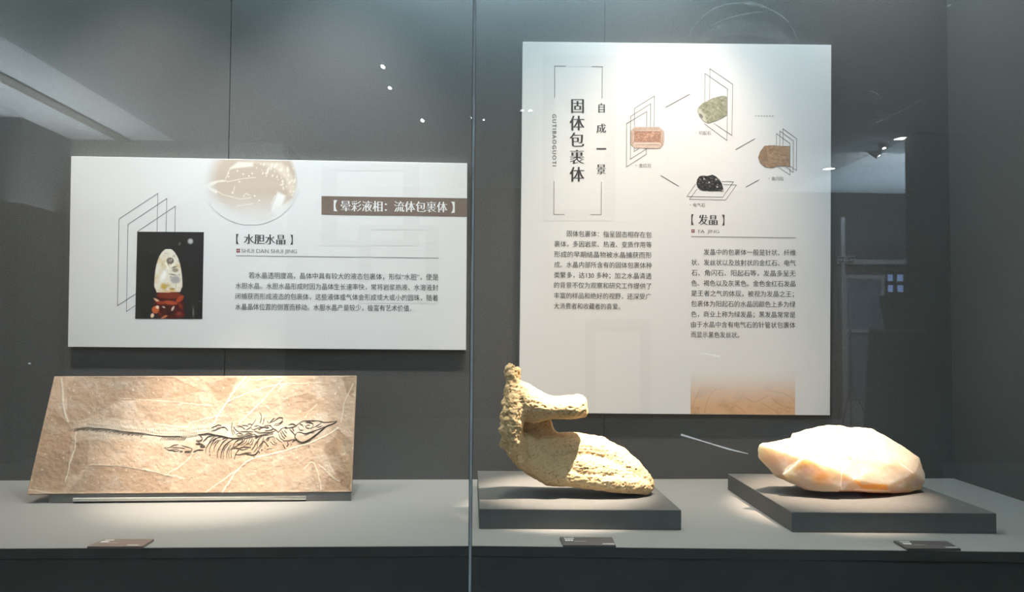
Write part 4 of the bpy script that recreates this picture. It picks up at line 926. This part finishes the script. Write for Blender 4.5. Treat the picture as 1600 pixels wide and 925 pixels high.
# ================================================================== QUARTZ
def c3(px, py, dep):
    return on_y(np.array(float(px)), np.array(float(py)), YB - dep)
def hull(pts):
    bm = bmesh.new()
    for p in pts: bm.verts.new([float(t) for t in p])
    r = bmesh.ops.convex_hull(bm, input=bm.verts); 
    junk = list({g_ for g_ in r['geom_interior'] if isinstance(g_, bmesh.types.BMVert)} | {g_ for g_ in r['geom_unused'] if isinstance(g_, bmesh.types.BMVert)})
    if junk: bmesh.ops.delete(bm, geom=junk, context='VERTS')
    return bm_arrays(bm)
body = [c3(*p) for p in [(1238, 682, -.01), (1258, 675, -.01), (1295, 669, -.01), (1310, 670, -.01), (1362, 674, -.015), (1408, 699, -.01), (1438, 720, 0), (1444, 744, .005), (1446, 757, .012), (1441, 770, .016), (1415, 775, .03), (1387, 776, .05), (1350, 773, .066), (1316, 771, .070),
                         (1254, 721, .045), (1230, 700, .015), (1222, 745, .03), (1228, 757, .02), (1256, 770, .03), (1334, 722, .045), (1394, 728, .04), (1430, 744, .028), (1336, 754, .074), (1386, 764, .062), (1274, 706, .03), (1296, 712, .036), (1315, 742, .066),
                         (1270, 690, -.085), (1340, 685, -.10), (1400, 710, -.09), (1420, 745, -.07), (1400, 762, -.06), (1300, 762, -.07), (1250, 740, -.06)]]
lobe = [c3(*p) for p in [(1183.5, 706, 0), (1186, 699, 0), (1191, 696.5, -.004), (1211, 695.5, -.01), (1240, 688, -.01), (1258, 700, .0), (1254, 721, .044), (1226, 744, .034), (1212, 749, .012), (1193, 728, .004), (1184, 719, 0), (1230, 757, .012), (1250, 765, .02), (1205, 705, .016), (1215, 710, -.05), (1240, 740, -.05), (1260, 750, 0)]]
block = [c3(*p) for p in [(1255, 720, .05), (1222, 745, .040), (1229, 757, .030), (1257, 771, .044), (1272, 773, .056), (1310, 773, .072), (1316, 766, .078), (1315, 742, .072), (1296, 716, .046), (1280, 720, .0), (1290, 760, 0), (1240, 750, 0)]]
bm = bmesh.new()
for pts in (body, lobe, block):
    v, f = hull(pts); vs = [bm.verts.new(p) for p in v]
    for q in f: bm.faces.new([vs[k] for k in q])
me = bpy.data.meshes.new('tmp'); bm.to_mesh(me); bm.free(); o = bpy.data.objects.new('tmp', me); COL.objects.link(o)
qv, qn, qf = finish_remesh(o, .0024, 2)
qv = qv + qn * ((vnoise3(qv * 45, 3) - .5) * .0035 + (vnoise3(qv * 160, 4) - .5) * .0010)[:, None]
rel = (qv - CAM) @ ROT; QX = CX + F * rel[:, 0] / -rel[:, 2]; QY = CY - F * rel[:, 1] / -rel[:, 2]
qv[:, 2] += PZ - qv[:, 2].min() - .0003
cq = np.ones((len(qv), 3)) * np.array([.52, .44, .345])
low = np.clip((.062 - qv[:, 2]) / .024, 0, 1) * np.clip(.4 + vnoise3(qv * 55, 8) * 1.2, 0, 1)
cq = mixc(cq, (.62, .30, .06), low * .9)
cq = mixc(cq, (.68, .42, .12), np.exp(-(((QX - 1282) / 16) ** 2 + ((QY - 752) / 12) ** 2)) * .8)
amb = soft_poly(QX, QY, [(1334, 754), (1348, 762), (1386, 761), (1388, 771), (1352, 770), (1342, 764)], 1.5); cq = mixc(cq, (.58, .30, .05), amb * .9)
for poly in ([(1271, 718), (1278, 711), (1284, 717), (1272, 719)], [(1306, 731), (1316, 742), (1312, 735)], [(1326, 719), (1334, 720), (1328, 724)], [(1232, 698), (1240, 705), (1236, 704)]):
    cq = mixc(cq, (.40, .33, .16), soft_poly(QX, QY, poly, .8) * .8)
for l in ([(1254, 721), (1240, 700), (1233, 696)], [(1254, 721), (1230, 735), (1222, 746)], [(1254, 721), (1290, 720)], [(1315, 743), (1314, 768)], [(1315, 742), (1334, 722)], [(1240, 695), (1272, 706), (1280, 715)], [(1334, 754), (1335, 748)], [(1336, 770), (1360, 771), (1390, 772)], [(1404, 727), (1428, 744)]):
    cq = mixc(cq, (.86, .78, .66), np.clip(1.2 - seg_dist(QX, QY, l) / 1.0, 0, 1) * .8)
qo = add('quartz_crystal', qv, qf, m_quartz, None, False, col=cq)
tag(qo, 'large cloudy cream and amber quartz crystal lying on the right plinth', 'crystal')

# ================================================================== CAPTION CARDS
m_card_lit = mat('lit_caption_card', (.19, .135, .11), .5, .3)  # lighter copy of the dark card, the light on it painted in
def card(c4, label, cm=m_card):
    P = [on_z(np.array(x * 1.), np.array(y * 1.), .0042) for x, y in c4]         # tl tr br bl
    tl, tr, br, bl = P; c = (tl + br) / 2; e = empty('caption_card', (c[0], c[1], 0), label, 'caption card', 'caption cards along the shelf front')
    dn = np.array([0, 0, -.004])
    add('card', *hexa([bl + dn, br + dn, tr + dn, tl + dn, bl, br, tr, tl], .0004, 1), cm, e)
    def uv(u, v): return tl + (tr - tl) * u + (bl - tl) * v + np.array([0, 0, .0003])
    def row(bars):
        V, Fc = [], []
        for u0, u1, v0, v1 in bars:
            k = len(V); V.extend([tuple(uv(u0, v1)), tuple(uv(u1, v1)), tuple(uv(u1, v0)), tuple(uv(u0, v0))]); Fc.append([k, k + 1, k + 2, k + 3])
        add('caption_line', V, Fc, m_cardw, e)
    row([(.075 + k * .038, .103 + k * .038, .12, .24) for k in range(5)])
    row([(.075 + k * .052, .120 + k * .052, .33, .50) for k in range(3)])
    row([(.25 + k * .03, .268 + k * .03, .53, .57) for k in range(7)])
    row([(.74 + k * .024, .759 + k * .024, .80, .90) for k in range(9)])
card([(163, 842), (240.5, 842), (222, 853.6), (136, 853.6)], 'dark caption card in a painted lit tone, at the shelf edge before the fossil slab', m_card_lit)
card([(874.5, 839), (956.5, 839.4), (962.5, 852), (880, 851.6)], 'dark caption card at the shelf edge before the bone plinth')
card([(1396, 844.5), (1479, 845), (1501.5, 857.2), (1417.5, 856.8)], 'dark caption card at the shelf edge before the crystal plinth')

# ================================================================== GLASS FRONT
GB = GY + .009
xs = float(on_y(np.array(737.5), np.array(500.), GY)[0])
def pane(x0, x1, label):
    o = add('showcase_glass', *box(x0, x1, GY, GB, ZF, ZT + .04), m_glass, None, origin=((x0 + x1) / 2, GY, ZF))
    return tag(o, label, 'glass', 'showcase front panes')
pl_ = pane(XL - .03, xs - .0022, 'left front pane of the showcase, before the fossil slab')
pr_ = pane(xs + .0022, XR + .03, 'right front pane of the showcase, before bone and crystal')
add('polished_edge', *box(xs - .0030, xs - .0022, GY - .0003, GB, ZF, ZT + .04), m_gedge, pl_)
add('polished_edge', *box(xs + .0022, xs + .0030, GY - .0003, GB, ZF, ZT + .04), m_gedge, pr_)
jo = add('glass_joint', *box(xs - .0021, xs + .0021, GY - .0006, GB, ZF, ZT + .04, .0006), m_seal, None, origin=(xs, GY, ZF))
tag(jo, 'pale vertical joint strip between the two front glass panes', 'joint')
def ribbon(parent, name, pts, wpx, m, off=.0004):
    sl = smooth_line(pts, 26); t = np.gradient(sl, axis=0); t /= np.linalg.norm(t, axis=1)[:, None]; n_ = np.stack([-t[:, 1], t[:, 0]], -1)
    wv = np.interp(np.linspace(0, 1, len(sl)), np.linspace(0, 1, len(wpx)), wpx)[:, None] / 2
    A = on_y((sl + n_ * wv)[:, 0], (sl + n_ * wv)[:, 1], GY - off); B = on_y((sl - n_ * wv)[:, 0], (sl - n_ * wv)[:, 1], GY - off); n = len(sl)
    return add(name, [tuple(p) for p in A] + [tuple(p) for p in B], [[k, k + 1, n + k + 1, n + k] for k in range(n - 1)], m, parent)
ribbon(pr_, 'suction_ring_mark', [(1077, 56), (1082, 44), (1096, 28), (1118, 12), (1148, 5), (1178, 6), (1200, 13), (1220, 24), (1236, 40), (1248, 66)], [2.5, 2, 2, 2, 2, 6, 2, 2, 1.5, 1.5], m_smear)
ribbon(pr_, 'suction_ring_mark', [(1112, 40), (1130, 31), (1150, 25), (1175, 20), (1197, 18)], [1, 2, 2, 2, 1], m_smear)
ribbon(pr_, 'suction_ring_mark', [(1108, 50), (1135, 36), (1165, 34), (1195, 37), (1215, 47), (1232, 64)], [4, 6, 7, 8, 8, 6], m_haze)
ribbon(pr_, 'suction_ring_mark', [(1092, 64), (1120, 50), (1160, 46), (1200, 50), (1235, 66)], [10, 16, 18, 18, 12], m_haze)
ribbon(pr_, 'glint_or_scratch', [(1064, 679), (1100, 690), (1140, 702), (1169, 709)], [3.2, 1.6, 2.4, .8], m_glint_scratch)  # painted glint: lamp reflection laid on the glass as a pale ribbon
ribbon(pr_, 'glint_or_scratch', [(1095, 552), (1110, 554), (1126, 557)], [.8, 1.6, .8], m_glint_scratch)  # second pale dash, also a painted glint
ribbon(pr_, 'glint_or_scratch', [(1476, 12), (1482, 9), (1487, 6)], [1, 4, 1.5], m_smear)
ribbon(pr_, 'glint_or_scratch', [(1358, 142), (1368, 145), (1374, 149)], [.6, 1, 1.4], m_smear)
ribbon(pr_, 'glint_or_scratch', [(1353, 199), (1395, 180), (1446, 153)], [.5, .9, .6], m_smear)
ribbon(pl_, 'glint_or_scratch', [(44, 568), (48, 568)], [2, 2.5], m_glint_scratch)
